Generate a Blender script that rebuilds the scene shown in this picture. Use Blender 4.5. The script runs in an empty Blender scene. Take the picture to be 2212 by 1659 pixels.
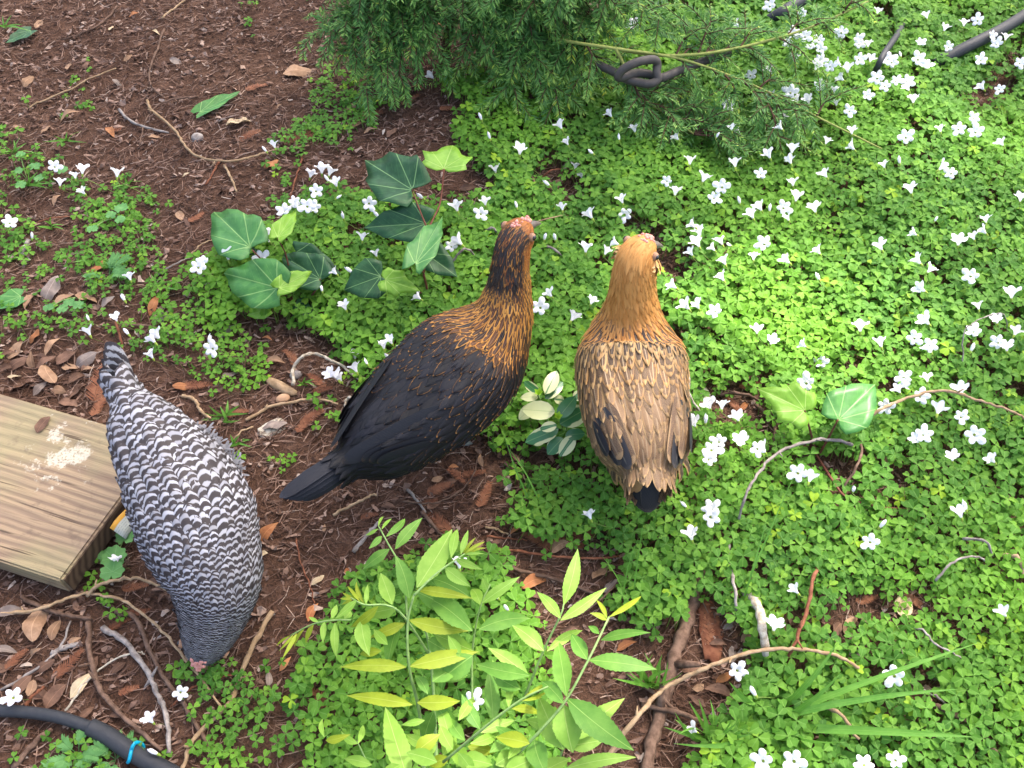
import bpy, math, random
import numpy as np
from mathutils import Vector, Matrix, Quaternion

rng = np.random.default_rng(11)
random.seed(5)
R = math.radians
scene = bpy.context.scene
col = scene.collection

# ------------------------------------------------------------------ camera
CAM_H, PITCH, HFOV = 1.25, 55.0, 58.0
cam_d = bpy.data.cameras.new('camera'); cam = bpy.data.objects.new('camera', cam_d); col.objects.link(cam)
cam.location = (0, 0, CAM_H); cam.rotation_euler = (R(90 - PITCH), 0, 0)
cam_d.sensor_fit = 'HORIZONTAL'; cam_d.angle = R(HFOV); cam_d.clip_start = 0.02; cam_d.clip_end = 500
scene.camera = cam

# ------------------------------------------------------------------ sky, sun, exposure
SUN_AZ, SUN_EL = 38.0, 56.0          # azimuth clockwise from +Y
world = bpy.data.worlds.new('World'); scene.world = world; world.use_nodes = True
wn = world.node_tree.nodes; wl = world.node_tree.links
for n in list(wn): wn.remove(n)
wo = wn.new('ShaderNodeOutputWorld'); wb = wn.new('ShaderNodeBackground'); ws = wn.new('ShaderNodeTexSky')
ws.sky_type = 'NISHITA'; ws.sun_disc = False
ws.sun_elevation = R(SUN_EL); ws.sun_rotation = R(SUN_AZ)
ws.dust_density = 6.0; ws.ozone_density = 0.3
wb.inputs['Strength'].default_value = 0.15
wl.new(ws.outputs[0], wb.inputs[0]); wl.new(wb.outputs[0], wo.inputs[0])
sd = bpy.data.lights.new('sun', 'SUN'); sun = bpy.data.objects.new('sun', sd); col.objects.link(sun)
sd.energy = 3.2; sd.angle = R(1.6); sd.color = (1.0, 0.95, 0.86)
sdir = Vector((math.sin(R(SUN_AZ)) * math.cos(R(SUN_EL)), math.cos(R(SUN_AZ)) * math.cos(R(SUN_EL)), math.sin(R(SUN_EL))))
sun.rotation_euler = (-sdir).to_track_quat('-Z', 'Y').to_euler(); sun.location = sdir * 12
vs = scene.view_settings
vs.view_transform = 'Standard'; vs.look = 'None'; vs.gamma = 1.0; vs.use_curve_mapping = False
vs.exposure = 2.08
scene.cycles.max_bounces = 6; scene.cycles.transparent_max_bounces = 4
scene.cycles.use_denoising = True

# ------------------------------------------------------------------ projection helpers (2212 x 1659 frame)
TH = math.tan(R(HFOV / 2)); SP, CP = math.sin(R(PITCH)), math.cos(R(PITCH))
def ray(px, py):
    u = (px - 1106) / 1106 * TH; v = (829.5 - py) / 1106 * TH
    return np.array([u, CP + v * SP, -SP + v * CP])
def W(px, py, z=0.0):
    d = ray(px, py); t = (z - CAM_H) / d[2]
    return np.array([0, 0, CAM_H]) + d * t
def project(x, y, z):
    dz = z - CAM_H
    dep = y * CP - dz * SP
    dep = np.maximum(dep, 1e-3)
    return 1106 + x / dep / TH * 1106, 829.5 - (y * SP + dz * CP) / dep / TH * 1106
def ppm(p):                     # metres per pixel at a point
    return (p[1] * CP - (p[2] - CAM_H) * SP) * TH / 1106

def _h(i, j, k):
    n = (i * 374761393 + j * 668265263 + k * 974634231) & 0x7fffffff
    n = ((n ^ (n >> 13)) * 1274126177) & 0x7fffffff
    return ((n ^ (n >> 16)) & 0xffff) / 65535.0
def vnoise(x, y, k=0):
    x = np.asarray(x, float); y = np.asarray(y, float)
    xi = np.floor(x).astype(np.int64); yi = np.floor(y).astype(np.int64)
    fx = x - xi; fy = y - yi
    fx = fx * fx * (3 - 2 * fx); fy = fy * fy * (3 - 2 * fy)
    a, b = _h(xi, yi, k), _h(xi + 1, yi, k); c, d = _h(xi, yi + 1, k), _h(xi + 1, yi + 1, k)
    return (a * (1 - fx) + b * fx) * (1 - fy) + (c * (1 - fx) + d * fx) * fy
def fbm(x, y, k=0, o=3):
    s = 0; a = 0.5; f = 1.0
    for i in range(o):
        s = s + a * vnoise(np.asarray(x) * f, np.asarray(y) * f, k + i); a *= 0.5; f *= 2.1
    return s
def ground(x, y):
    x = np.asarray(x, float); y = np.asarray(y, float)
    return 0.05 * (fbm(x * 2.2 + 7, y * 2.2 + 3, 1, 2) - 0.37) + 0.012 * (fbm(x * 14, y * 14, 5, 2) - 0.37)
def G(px, py, up=0.0):
    z = 0.0
    for _ in range(4):
        p = W(px, py, z + up); z = float(ground(p[0], p[1]))
    return W(px, py, z + up)

# ------------------------------------------------------------------ materials
MATS = {}
class NT:
    def __init__(s, name, rough=0.6, spec=0.3):
        s.m = bpy.data.materials.new(name); s.m.use_nodes = True
        s.t = s.m.node_tree; s.n = s.t.nodes; s.b = s.n['Principled BSDF']; s.out = s.n['Material Output']
        s.b.inputs['Roughness'].default_value = rough; s.b.inputs['Specular IOR Level'].default_value = spec
        MATS[name] = s.m
    def link(s, a, b): s.t.links.new(a, b)
    def node(s, ty, **kw):
        n = s.n.new(ty)
        for k, v in kw.items(): setattr(n, k, v)
        return n
    def val(s, sock, v):
        if hasattr(v, 'links') or isinstance(v, bpy.types.NodeSocket): s.link(v, sock)
        else: sock.default_value = v
    def math(s, op, a, b=0.0, clamp=False):
        n = s.node('ShaderNodeMath', operation=op, use_clamp=clamp)
        s.val(n.inputs[0], a); s.val(n.inputs[1], b); return n.outputs[0]
    def mix(s, f, a, b, mode='MIX'):
        n = s.node('ShaderNodeMix', data_type='RGBA', blend_type=mode)
        s.val(n.inputs[0], f)
        s.val(n.inputs[6], a if not isinstance(a, tuple) else (*a[:3], 1)); s.val(n.inputs[7], b if not isinstance(b, tuple) else (*b[:3], 1))
        return n.outputs[2]
    def attr(s, name, out='Fac'):
        n = s.node('ShaderNodeAttribute', attribute_name=name); return n.outputs[out]
    def noise(s, scale, detail=3, rough=0.5, vec=None, out='Fac', dist=0.0):
        n = s.node('ShaderNodeTexNoise'); n.inputs['Scale'].default_value = scale
        n.inputs['Detail'].default_value = detail; n.inputs['Roughness'].default_value = rough; n.inputs['Distortion'].default_value = dist
        if vec is None: vec = s.node('ShaderNodeNewGeometry').outputs['Position']
        s.link(vec, n.inputs['Vector']); return n.outputs[out]
    def ramp(s, fac, stops, interp='LINEAR'):
        n = s.node('ShaderNodeValToRGB'); n.color_ramp.interpolation = interp
        e = n.color_ramp.elements
        while len(e) < len(stops): e.new(0.5)
        for i, (p, c) in enumerate(stops): e[i].position = p; e[i].color = (*c[:3], 1)
        s.link(fac, n.inputs[0]); return n.outputs[0]
    def step(s, x, lo, hi):
        n = s.node('ShaderNodeMapRange', interpolation_type='SMOOTHSTEP')
        s.val(n.inputs[0], x); s.val(n.inputs[1], lo); s.val(n.inputs[2], hi); return n.outputs[0]
    def uv(s):
        n = s.node('ShaderNodeUVMap', uv_map='UVMap'); x = s.node('ShaderNodeSeparateXYZ'); s.link(n.outputs[0], x.inputs[0])
        return x.outputs[0], x.outputs[1], n.outputs[0]
    def color(s, c): s.val(s.b.inputs['Base Color'], c if not isinstance(c, tuple) else (*c[:3], 1))
    def bump(s, h, strength=0.3, dist=0.002):
        n = s.node('ShaderNodeBump'); n.inputs['Strength'].default_value = strength; n.inputs['Distance'].default_value = dist
        s.link(h, n.inputs['Height']); s.link(n.outputs[0], s.b.inputs['Normal'])
    def translucent(s, c, fac=0.35):
        t = s.node('ShaderNodeBsdfTranslucent'); s.val(t.inputs['Color'], c if not isinstance(c, tuple) else (*c[:3], 1))
        m = s.node('ShaderNodeMixShader'); m.inputs[0].default_value = fac
        s.link(s.b.outputs[0], m.inputs[1]); s.link(t.outputs[0], m.inputs[2]); s.link(m.outputs[0], s.out.inputs['Surface'])

def orand(t): return t.node('ShaderNodeObjectInfo').outputs['Random']

# soil
t = NT('soil', 0.95, 0.1)
n1 = t.noise(38, 5, 0.65); n2 = t.noise(260, 3, 0.6)
c = t.ramp(n1, [(0.25, (0.018, 0.010, 0.007)), (0.5, (0.072, 0.040, 0.027)), (0.75, (0.16, 0.094, 0.066))])
c = t.mix(0.35, c, t.ramp(n2, [(0.3, (0.01, 0.006, 0.004)), (0.7, (0.15, 0.075, 0.045))]))
t.color(c); t.bump(t.math('ADD', n1, n2), 0.9, 0.006)
# mulch bits
t = NT('mulch', 0.9, 0.12)
r = t.attr('rnd')
c = t.ramp(r, [(0.0, (0.030, 0.016, 0.011)), (0.28, (0.115, 0.066, 0.047)), (0.5, (0.21, 0.132, 0.098)), (0.7, (0.32, 0.215, 0.165)), (0.88, (0.43, 0.33, 0.265)), (1.0, (0.52, 0.46, 0.40))])
t.color(t.mix(t.math('MULTIPLY', t.noise(400, 2), 0.5), c, (0.05, 0.022, 0.013)))
# clover
t = NT('clover_leaf', 0.6, 0.16)
r = t.attr('rnd'); u, v, _ = t.uv()
pn = t.noise(3.2, 2, 0.5)
c = t.ramp(r, [(0.0, (0.036, 0.120, 0.016)), (0.4, (0.085, 0.215, 0.028)), (0.8, (0.145, 0.300, 0.034)), (1.0, (0.25, 0.40, 0.026))])
c = t.mix(t.math('MULTIPLY', t.step(pn, 0.42, 0.75), 0.55), c, (0.19, 0.40, 0.028))
c = t.mix(t.math('MULTIPLY', t.step(t.math('ABSOLUTE', t.math('SUBTRACT', u, 0.5)), 0.06, 0.0), 0.35), c, (0.27, 0.46, 0.12))
t.color(c); t.translucent(t.mix(0.5, c, (0.24, 0.48, 0.015)), 0.38)
t = NT('clover_stem', 0.6, 0.3); t.color((0.12, 0.20, 0.03))
# flower
t = NT('petal', 0.55, 0.25)
u, v, _ = t.uv()
c = t.mix(t.step(v, 0.30, 0.0), (0.86, 0.85, 0.88), (0.62, 0.72, 0.25))
t.color(c); t.translucent((0.85, 0.84, 0.88), 0.35)
t = NT('calyx', 0.6, 0.3); t.color((0.30, 0.42, 0.06)); t.translucent((0.4, 0.5, 0.08), 0.3)
# leaves with per-object tint
def leafmat(name, dark, light, rough, trans, tint, veins=None, vcol=(0.35, 0.5, 0.2), spec=0.4, vw=0.02):
    t = NT(name, rough, spec)
    u, v, uv = t.uv()
    f = t.noise(60, 3, 0.6)
    c = t.mix(t.step(f, 0.35, 0.7), dark, light)
    c = t.mix(t.math('MULTIPLY', orand(t), 0.35), c, tint)
    if veins:
        uu = t.math('SUBTRACT', u, 0.5)
        m = None
        for a in veins:                      # straight veins fanning from the leaf base
            d = t.math('ABSOLUTE', t.math('SUBTRACT', t.math('MULTIPLY', uu, math.cos(a)), t.math('MULTIPLY', v, math.sin(a))))
            along = t.math('ADD', t.math('MULTIPLY', uu, math.sin(a)), t.math('MULTIPLY', v, math.cos(a)))
            k = t.math('MULTIPLY', t.step(d, vw, vw * 0.25), t.step(along, -0.02, 0.02))
            m = k if m is None else t.math('MAXIMUM', m, k)
        # fine side ribs off the midrib
        rib = t.math('ABSOLUTE', t.math('SINE', t.math('MULTIPLY', t.math('SUBTRACT', v, t.math('MULTIPLY', t.math('ABSOLUTE', uu), 0.8)), 24.0)))
        m2 = t.math('MULTIPLY', t.math('MULTIPLY', t.step(rib, 0.14, 0.0), 0.30), t.step(f, 0.35, 0.55))
        m = t.math('MAXIMUM', m, m2)
        c = t.mix(t.math('MULTIPLY', m, 0.75), c, vcol)
        t.bump(m, 0.25, 0.001)
    t.color(c)
    if trans: t.translucent(c, trans)
    return t.m
FAN = [0, 0.62, -0.62, 1.25, -1.25]
leafmat('ivy_dark', (0.012, 0.058, 0.018), (0.026, 0.092, 0.030), 0.42, 0.14, (0.025, 0.08, 0.022), FAN, (0.17, 0.31, 0.11), 0.3, 0.013)
leafmat('ivy_mid', (0.045, 0.17, 0.032), (0.078, 0.235, 0.045), 0.4, 0.22, (0.05, 0.17, 0.05), FAN, (0.25, 0.42, 0.13), 0.32, 0.014)
leafmat('ivy_light', (0.17, 0.36, 0.03), (0.23, 0.43, 0.045), 0.4, 0.35, (0.21, 0.40, 0.03), FAN, (0.38, 0.55, 0.13), 0.35, 0.014)
leafmat('leaflet_green', (0.10, 0.25, 0.035), (0.15, 0.32, 0.05), 0.5, 0.38, (0.16, 0.31, 0.03), [0], (0.28, 0.45, 0.10), 0.3, 0.022)
leafmat('leaflet_bright', (0.20, 0.38, 0.05), (0.27, 0.46, 0.075), 0.5, 0.42, (0.24, 0.42, 0.04), [0], (0.42, 0.58, 0.16), 0.3, 0.022)
leafmat('leaflet_yellow', (0.24, 0.32, 0.018), (0.31, 0.40, 0.025), 0.5, 0.45, (0.30, 0.36, 0.02), [0], (0.42, 0.50, 0.10), 0.3, 0.022)
leafmat('weed_leaf', (0.08, 0.22, 0.06), (0.13, 0.30, 0.09), 0.6, 0.25, (0.10, 0.25, 0.06), FAN, (0.16, 0.34, 0.12), 0.25, 0.015)
leafmat('grass_blade', (0.10, 0.27, 0.03), (0.15, 0.34, 0.05), 0.45, 0.35, (0.13, 0.30, 0.03), [0], (0.2, 0.4, 0.07), 0.4, 0.03)
# periwinkle, green heart with cream margins
t = NT('periwinkle_leaf', 0.3, 0.5)
u, v, uv = t.uv()
e = t.math('ADD', t.math('ABSOLUTE', t.math('SUBTRACT', u, 0.5)), t.math('MULTIPLY', t.math('SUBTRACT', t.noise(45, 2), 0.5), 0.28))
thr = t.math('SUBTRACT', 0.50, t.math('MULTIPLY', orand(t), 0.60))
m = t.step(t.math('SUBTRACT', e, thr), -0.02, 0.03)
c = t.mix(m, t.mix(t.noise(70, 2), (0.035, 0.14, 0.045), (0.06, 0.19, 0.07)), (0.56, 0.58, 0.30))
c = t.mix(t.math('MULTIPLY', t.step(t.math('ABSOLUTE', t.math('SUBTRACT', u, 0.5)), 0.03, 0.0), 0.6), c, (0.25, 0.38, 0.14))
t.color(c); t.translucent(c, 0.2)
t = NT('young_leaf', 0.4, 0.4); t.color((0.30, 0.52, 0.03)); t.translucent((0.3, 0.5, 0.03), 0.35)
# stems and wood
def woodmat(name, a, b, scale=90, rough=0.85):
    t = NT(name, rough, 0.15)
    f = t.noise(scale, 4, 0.6); c = t.mix(t.step(f, 0.32, 0.68), a, b)
    c = t.mix(t.math('MULTIPLY', orand(t), 0.4), c, tuple(x * 0.6 for x in a))
    t.color(c); t.bump(f, 0.5, 0.002); return t.m
woodmat('twig_brown', (0.085, 0.05, 0.034), (0.19, 0.12, 0.085))
woodmat('twig_grey', (0.15, 0.125, 0.11), (0.33, 0.29, 0.26))
woodmat('twig_tan', (0.25, 0.165, 0.09), (0.40, 0.28, 0.17))
woodmat('twig_red', (0.13, 0.045, 0.024), (0.24, 0.10, 0.055))
woodmat('twig_pale', (0.30, 0.24, 0.17), (0.62, 0.57, 0.46), 140)
woodmat('bark', (0.05, 0.025, 0.016), (0.13, 0.07, 0.045), 60)
woodmat('stem_red', (0.11, 0.035, 0.025), (0.17, 0.065, 0.04), 120, 0.6)
woodmat('stem_green', (0.16, 0.27, 0.08), (0.24, 0.36, 0.12), 120, 0.55)
woodmat('stem_olive', (0.22, 0.25, 0.06), (0.30, 0.32, 0.09), 120, 0.6)
# dead leaves
def deadmat(name, a, b):
    t = NT(name, 0.7, 0.25); u, v, uv = t.uv()
    f = t.noise(55, 4, 0.65); c = t.mix(t.step(f, 0.3, 0.72), a, b)
    c = t.mix(t.math('MULTIPLY', orand(t), 0.5), c, tuple(x * 0.55 for x in a))
    c = t.mix(t.math('MULTIPLY', t.step(t.math('ABSOLUTE', t.math('SUBTRACT', u, 0.5)), 0.03, 0.0), 0.5), c, tuple(min(1, x * 1.5) for x in b))
    t.color(c); t.translucent(c, 0.12); return t.m
deadmat('dead_tan', (0.24, 0.135, 0.075), (0.40, 0.25, 0.15))
deadmat('dead_cream', (0.42, 0.31, 0.18), (0.60, 0.48, 0.31))
deadmat('dead_orange', (0.28, 0.10, 0.035), (0.42, 0.19, 0.08))
deadmat('dead_grey', (0.17, 0.13, 0.11), (0.30, 0.24, 0.20))
deadmat('dead_brown', (0.10, 0.052, 0.032), (0.20, 0.11, 0.07))
deadmat('redwood_sprig', (0.16, 0.055, 0.026), (0.28, 0.12, 0.06))
# conifer
t = NT('conifer_needles', 0.5, 0.35)
r = t.attr('rnd')
c = t.ramp(r, [(0.0, (0.032, 0.105, 0.028)), (0.35, (0.072, 0.200, 0.042)), (0.62, (0.165, 0.34, 0.066)), (0.85, (0.33, 0.49, 0.085)), (1.0, (0.52, 0.56, 0.05))])
t.color(c); t.translucent(c, 0.35)
# hose
t = NT('hose_black', 0.58, 0.3); t.color(t.mix(t.noise(150, 3), (0.016, 0.018, 0.022), (0.035, 0.037, 0.042))); t.bump(t.noise(500, 2), 0.1, 0.001)
t = NT('hose_weathered', 0.6, 0.35); t.color(t.mix(t.noise(90, 3), (0.03, 0.027, 0.025), (0.085, 0.07, 0.06)))
t = NT('tie_cyan', 0.35, 0.5); t.color((0.0, 0.27, 0.42))
# plank
t = NT('lumber', 0.75, 0.2)
tc = t.node('ShaderNodeTexCoord').outputs['Object']
mp = t.node('ShaderNodeMapping'); mp.inputs['Scale'].default_value = (1.1, 9.0, 9.0); t.link(tc, mp.inputs['Vector'])
sep = t.node('ShaderNodeSeparateXYZ'); t.link(tc, sep.inputs[0])
big = t.noise(2.6, 2, 0.5, mp.outputs[0])
wob = t.noise(1.6, 3, 0.5, mp.outputs[0])
ph = t.math('ADD', t.math('MULTIPLY', sep.outputs[1], 470.0), t.math('MULTIPLY', wob, 30.0))
ring = t.math('ADD', t.math('MULTIPLY', t.math('SINE', ph), 0.5), 0.5)
mp2 = t.node('ShaderNodeMapping'); mp2.inputs['Scale'].default_value = (6, 160, 160); t.link(tc, mp2.inputs['Vector'])
fib = t.noise(3, 3, 0.6, mp2.outputs[0])
c = t.mix(t.math('MULTIPLY', t.step(ring, 0.35, 1.0), 0.75), (0.285, 0.205, 0.128), (0.150, 0.102, 0.073))
c = t.mix(t.math('MULTIPLY', t.step(big, 0.45, 0.72), 0.7), c, (0.21, 0.15, 0.105))
c = t.mix(t.math('MULTIPLY', t.step(fib, 0.45, 0.75), 0.4), c, (0.15, 0.095, 0.06))
c = t.mix(t.math('MULTIPLY', t.step(t.noise(7, 3, 0.5, tc), 0.5, 0.7), 0.3), c, (0.26, 0.27, 0.12))
mp3 = t.node('ShaderNodeMapping'); mp3.inputs['Scale'].default_value = (3, 60, 60); t.link(tc, mp3.inputs['Vector'])
crk = t.step(t.noise(2.2, 2, 0.5, mp3.outputs[0]), 0.66, 0.72); c = t.mix(t.math('MULTIPLY', crk, 0.8), c, (0.05, 0.032, 0.022))
pos = t.node('ShaderNodeNewGeometry').outputs['Position']; dst = t.node('ShaderNodeVectorMath', operation='DISTANCE'); t.link(pos, dst.inputs[0]); dst.inputs[1].default_value = tuple(W(140, 976, .062))
stn = t.step(t.math('SUBTRACT', t.noise(38, 5, 0.65), t.math('MULTIPLY', dst.outputs['Value'], 3.2)), 0.39, 0.49); stn = t.math('MULTIPLY', stn, t.step(t.noise(260, 3), 0.30, 0.52))
c = t.mix(t.math('MULTIPLY', stn, 0.75), c, (0.50, 0.46, 0.37))      # dried bird dropping
c = t.mix(t.math('MULTIPLY', t.step(t.noise(30, 4, 0.6), 0.58, 0.70), 0.45), c, (0.11, 0.075, 0.055))
t.color(c); t.bump(t.math('SUBTRACT', t.math('SUBTRACT', fib, t.math('MULTIPLY', ring, 0.6)), crk), 0.6, 0.0018)
t = NT('lumber_end', 0.85, 0.1)
tc = t.node('ShaderNodeTexCoord').outputs['Object']
wv = t.node('ShaderNodeTexWave', wave_type='RINGS'); wv.inputs['Scale'].default_value = 26; wv.inputs['Distortion'].default_value = 4; t.link(tc, wv.inputs[0])
t.color(t.mix(wv.outputs[1], (0.055, 0.036, 0.024), (0.11, 0.072, 0.046)))
t = NT('dropping_white', 0.7, 0.2); t.color(t.mix(t.noise(160, 3), (0.52, 0.48, 0.38), (0.34, 0.27, 0.18)))
# tag
t = NT('tag_paper', 0.45, 0.4)
u, v, uv = t.uv()
line = t.math('MULTIPLY', t.step(t.math('ABSOLUTE', t.math('SINE', t.math('MULTIPLY', u, 26.0))), 0.45, 0.2), t.step(t.noise(700, 1), 0.45, 0.55))
c = t.mix(t.math('MULTIPLY', line, 0.65), (0.55, 0.55, 0.46), (0.10, 0.14, 0.16))
c = t.mix(t.step(t.math('ABSOLUTE', t.math('SUBTRACT', v, 0.82)), 0.14, 0.10), c, (0.10, 0.055, 0.03))
c = t.mix(t.step(u, 0.27, 0.22), c, (0.55, 0.27, 0.02)); t.color(c)
# hens
def solid(name, c, rough=0.6, spec=0.3):
    t = NT(name, rough, spec); t.color(c); return t.m
solid('eye_dark', (0.012, 0.008, 0.006), 0.08, 0.7)
solid('eye_ring', (0.30, 0.16, 0.09), 0.5)
solid('beak_horn', (0.12, 0.10, 0.085), 0.4, 0.4)
solid('beak_pale', (0.42, 0.33, 0.18), 0.4, 0.4)
t = NT('comb_pink', 0.5, 0.4); t.color(t.mix(t.noise(300, 2), (0.52, 0.17, 0.13), (0.66, 0.33, 0.27)))
solid('leg_yellow', (0.36, 0.26, 0.10), 0.5)
solid('leg_slate', (0.16, 0.17, 0.16), 0.5)
solid('wattle_red', (0.42, 0.07, 0.05), 0.5)
t = NT('feather_laced', 0.55, 0.22)          # centre colour, edge colour, edge width per feather
u, v, uv = t.uv()
au = t.math('MULTIPLY', t.math('ABSOLUTE', t.math('SUBTRACT', u, 0.5)), 2.0)
ed = t.math('MAXIMUM', au, t.math('MULTIPLY', t.math('SUBTRACT', v, 0.5), 2.0))
nz = t.math('MULTIPLY', t.math('SUBTRACT', t.noise(420, 2), 0.5), 0.22)
ed = t.math('ADD', ed, nz)
par = t.node('ShaderNodeSeparateColor'); t.link(t.attr('par', 'Color'), par.inputs[0])
ew = t.math('SUBTRACT', 1.0, par.outputs[0])
m = t.step(t.math('SUBTRACT', ed, ew), -0.06, 0.06)
ca = t.attr('ca', 'Color'); cb = t.attr('cb', 'Color')
c = t.mix(m, ca, cb)
sh = t.math('MULTIPLY', t.math('MULTIPLY', t.step(au, 0.13, 0.03), par.outputs[1]), t.step(v, 0.97, 0.8))
c = t.mix(sh, c, t.mix(0.35, cb, (0.75, 0.66, 0.48)))
barb = t.math('SINE', t.math('ADD', t.math('MULTIPLY', v, 95.0), t.math('MULTIPLY', au, -40.0)))
pk = t.math('MULTIPLY', t.math('MULTIPLY', t.step(t.noise(900, 1), 0.45, 0.62), par.outputs[2]), 0.75)
c = t.mix(pk, c, cb)
c = t.mix(t.math('MULTIPLY', t.step(barb, 0.2, 1.0), 0.14), c, (0.01, 0.008, 0.006))
t.color(c); t.bump(barb, 0.15, 0.0006)
t = NT('feather_barred', 0.65, 0.2)
u, v, uv = t.uv()
au = t.math('MULTIPLY', t.math('ABSOLUTE', t.math('SUBTRACT', u, 0.5)), 2.0)
par = t.node('ShaderNodeSeparateColor'); t.link(t.attr('par', 'Color'), par.inputs[0])
# bars counted back from the feather tip, crescent shaped
vv = t.math('ADD', t.math('SUBTRACT', 1.0, v), t.math('MULTIPLY', t.math('MULTIPLY', au, au), -0.16))
vv = t.math('ADD', vv, t.math('MULTIPLY', t.math('SUBTRACT', t.noise(260, 2), 0.5), 0.10))
bar = t.math('SINE', t.math('SUBTRACT', t.math('MULTIPLY', t.math('MULTIPLY', vv, par.outputs[0]), 62.83), 1.25))
m = t.step(bar, -0.10, 0.75)
wh = t.mix(t.attr('rnd'), (0.19, 0.19, 0.215), (0.37, 0.37, 0.41))
wh = t.mix(par.outputs[1], wh, (0.30, 0.29, 0.28))
dk = t.mix(t.noise(60, 2), (0.020, 0.018, 0.022), (0.06, 0.048, 0.045))
c = t.mix(m, dk, wh)
t.color(c)
solid('down_black', (0.012, 0.011, 0.012), 0.8, 0.1); solid('down_grey', (0.10, 0.10, 0.11), 0.9, 0.1); solid('fluff_grey', (0.17, 0.17, 0.185), 0.95, 0.05); solid('down_buff', (0.22, 0.13, 0.06), 0.85, 0.1)
# ------------------------------------------------------------------ mesh building
class MB:
    def __init__(s): s.v = []; s.f = []; s.uv = []; s.rnd = []; s.mi = []; s.n = 0
    def add(s, verts, faces, uvs=None, rnd=0.5, mi=0):
        b = s.n
        for p in verts: s.v.append((float(p[0]), float(p[1]), float(p[2])))
        for f in faces:
            s.f.append(tuple(i + b for i in f)); s.rnd.append(rnd); s.mi.append(mi)
            for i in f: s.uv.append(uvs[i] if uvs is not None else (0.5, 0.5))
        s.n += len(verts)
    def mesh(s, name, mats, smooth=True):
        me = bpy.data.meshes.new(name); me.from_pydata(s.v, [], s.f)
        l = me.uv_layers.new(name='UVMap'); l.data.foreach_set('uv', np.array(s.uv, np.float32).ravel())
        a = me.attributes.new('rnd', 'FLOAT', 'FACE'); a.data.foreach_set('value', np.array(s.rnd, np.float32))
        for m in mats: me.materials.append(MATS[m])
        if len(mats) > 1: me.polygons.foreach_set('material_index', np.array(s.mi, np.int32))
        me.polygons.foreach_set('use_smooth', np.full(len(s.f), smooth)); me.update(); return me
def fast_mesh(name, V, F, mats, uv=None, face_attr=None, smooth=True):
    """V (n,3); F (m,k) all the same polygon size; uv (m*k,2); face_attr {name: (kind, array)}"""
    me = bpy.data.meshes.new(name); n, (m, k) = len(V), F.shape
    me.vertices.add(n); me.vertices.foreach_set('co', np.asarray(V, np.float32).ravel())
    me.loops.add(m * k); me.loops.foreach_set('vertex_index', np.asarray(F, np.int32).ravel())
    me.polygons.add(m); me.polygons.foreach_set('loop_start', np.arange(0, m * k, k, dtype=np.int32))
    me.polygons.foreach_set('loop_total', np.full(m, k, np.int32))
    me.update(calc_edges=True)
    if uv is not None:
        l = me.uv_layers.new(name='UVMap'); l.data.foreach_set('uv', np.asarray(uv, np.float32).ravel())
    for nm, (kind, arr) in (face_attr or {}).items():
        a = me.attributes.new(nm, kind, 'FACE')
        a.data.foreach_set('value' if kind == 'FLOAT' else 'color', np.asarray(arr, np.float32).ravel())
    for mt in mats: me.materials.append(MATS[mt])
    me.polygons.foreach_set('use_smooth', np.full(m, smooth)); me.validate(); return me
def obj(name, me, parent=None, loc=None, label=None, cat=None, group=None, kind=None):
    o = bpy.data.objects.new(name, me); col.objects.link(o)
    if parent is not None: o.parent = parent
    if loc is not None: o.location = tuple(float(a) for a in loc)
    if label: o['label'] = label
    if cat: o['category'] = cat
    if group: o['group'] = group
    if kind: o['kind'] = kind
    return o
def thing(name, label, cat, loc=(0, 0, 0), group=None): return obj(name, None, None, loc, label, cat, group)

def unit(a): a = np.asarray(a, float); return a / (np.linalg.norm(a) + 1e-12)
def smooth_path(P, n=8):
    P = np.asarray(P, float)
    if len(P) < 3:
        return np.array([P[0] + (P[-1] - P[0]) * i / n for i in range(n + 1)])
    Q = np.vstack([2 * P[0] - P[1], P, 2 * P[-1] - P[-2]]); out = []
    for i in range(1, len(Q) - 2):
        for k in range(n):
            t = k / n; a, b, c, d = Q[i - 1], Q[i], Q[i + 1], Q[i + 2]
            out.append(0.5 * ((2 * b) + (c - a) * t + (2 * a - 5 * b + 4 * c - d) * t * t + (3 * b - a - 3 * c + d) * t ** 3))
    out.append(P[-1]); return np.array(out)
def tube(mb, path, rad, sides=7, mi=0, rnd=0.5, knob=0.0, caps=True):
    path = np.asarray(path, float); n = len(path)
    rad = np.full(n, rad) if np.isscalar(rad) else np.asarray(rad, float)
    T = np.gradient(path, axis=0); nv = np.array([0.123, 0.31, 0.94]); V = []; U = []
    for i in range(n):
        t = unit(T[i]); b = unit(np.cross(t, nv)); nv = np.cross(b, t)
        for k in range(sides):
            a = 2 * math.pi * k / sides; r = rad[i] * (1 + knob * (random.random() - 0.5))
            V.append(path[i] + (b * math.cos(a) + nv * math.sin(a)) * r); U.append((k / sides, i / n))
    F = [(i * sides + k, i * sides + (k + 1) % sides, (i + 1) * sides + (k + 1) % sides, (i + 1) * sides + k) for i in range(n - 1) for k in range(sides)]
    if caps: F += [tuple(range(sides))[::-1], tuple((n - 1) * sides + k for k in range(sides))]
    mb.add(V, F, U, rnd, mi)
LANCE = [(0, .05), (.1, .45), (.25, .88), (.4, 1), (.6, .85), (.8, .5), (.93, .18), (1, .02)]
OVAL = [(0, .05), (.08, .5), (.22, .85), (.42, 1), (.65, .92), (.83, .62), (.95, .25), (1, .02)]
GRASS = [(0, .8), (.15, 1), (.4, .95), (.65, .75), (.85, .4), (1, .03)]
FEATH = [(0, .25), (.15, .7), (.4, .95), (.7, 1), (.88, .85), (.96, .55), (1, .15)]
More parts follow.
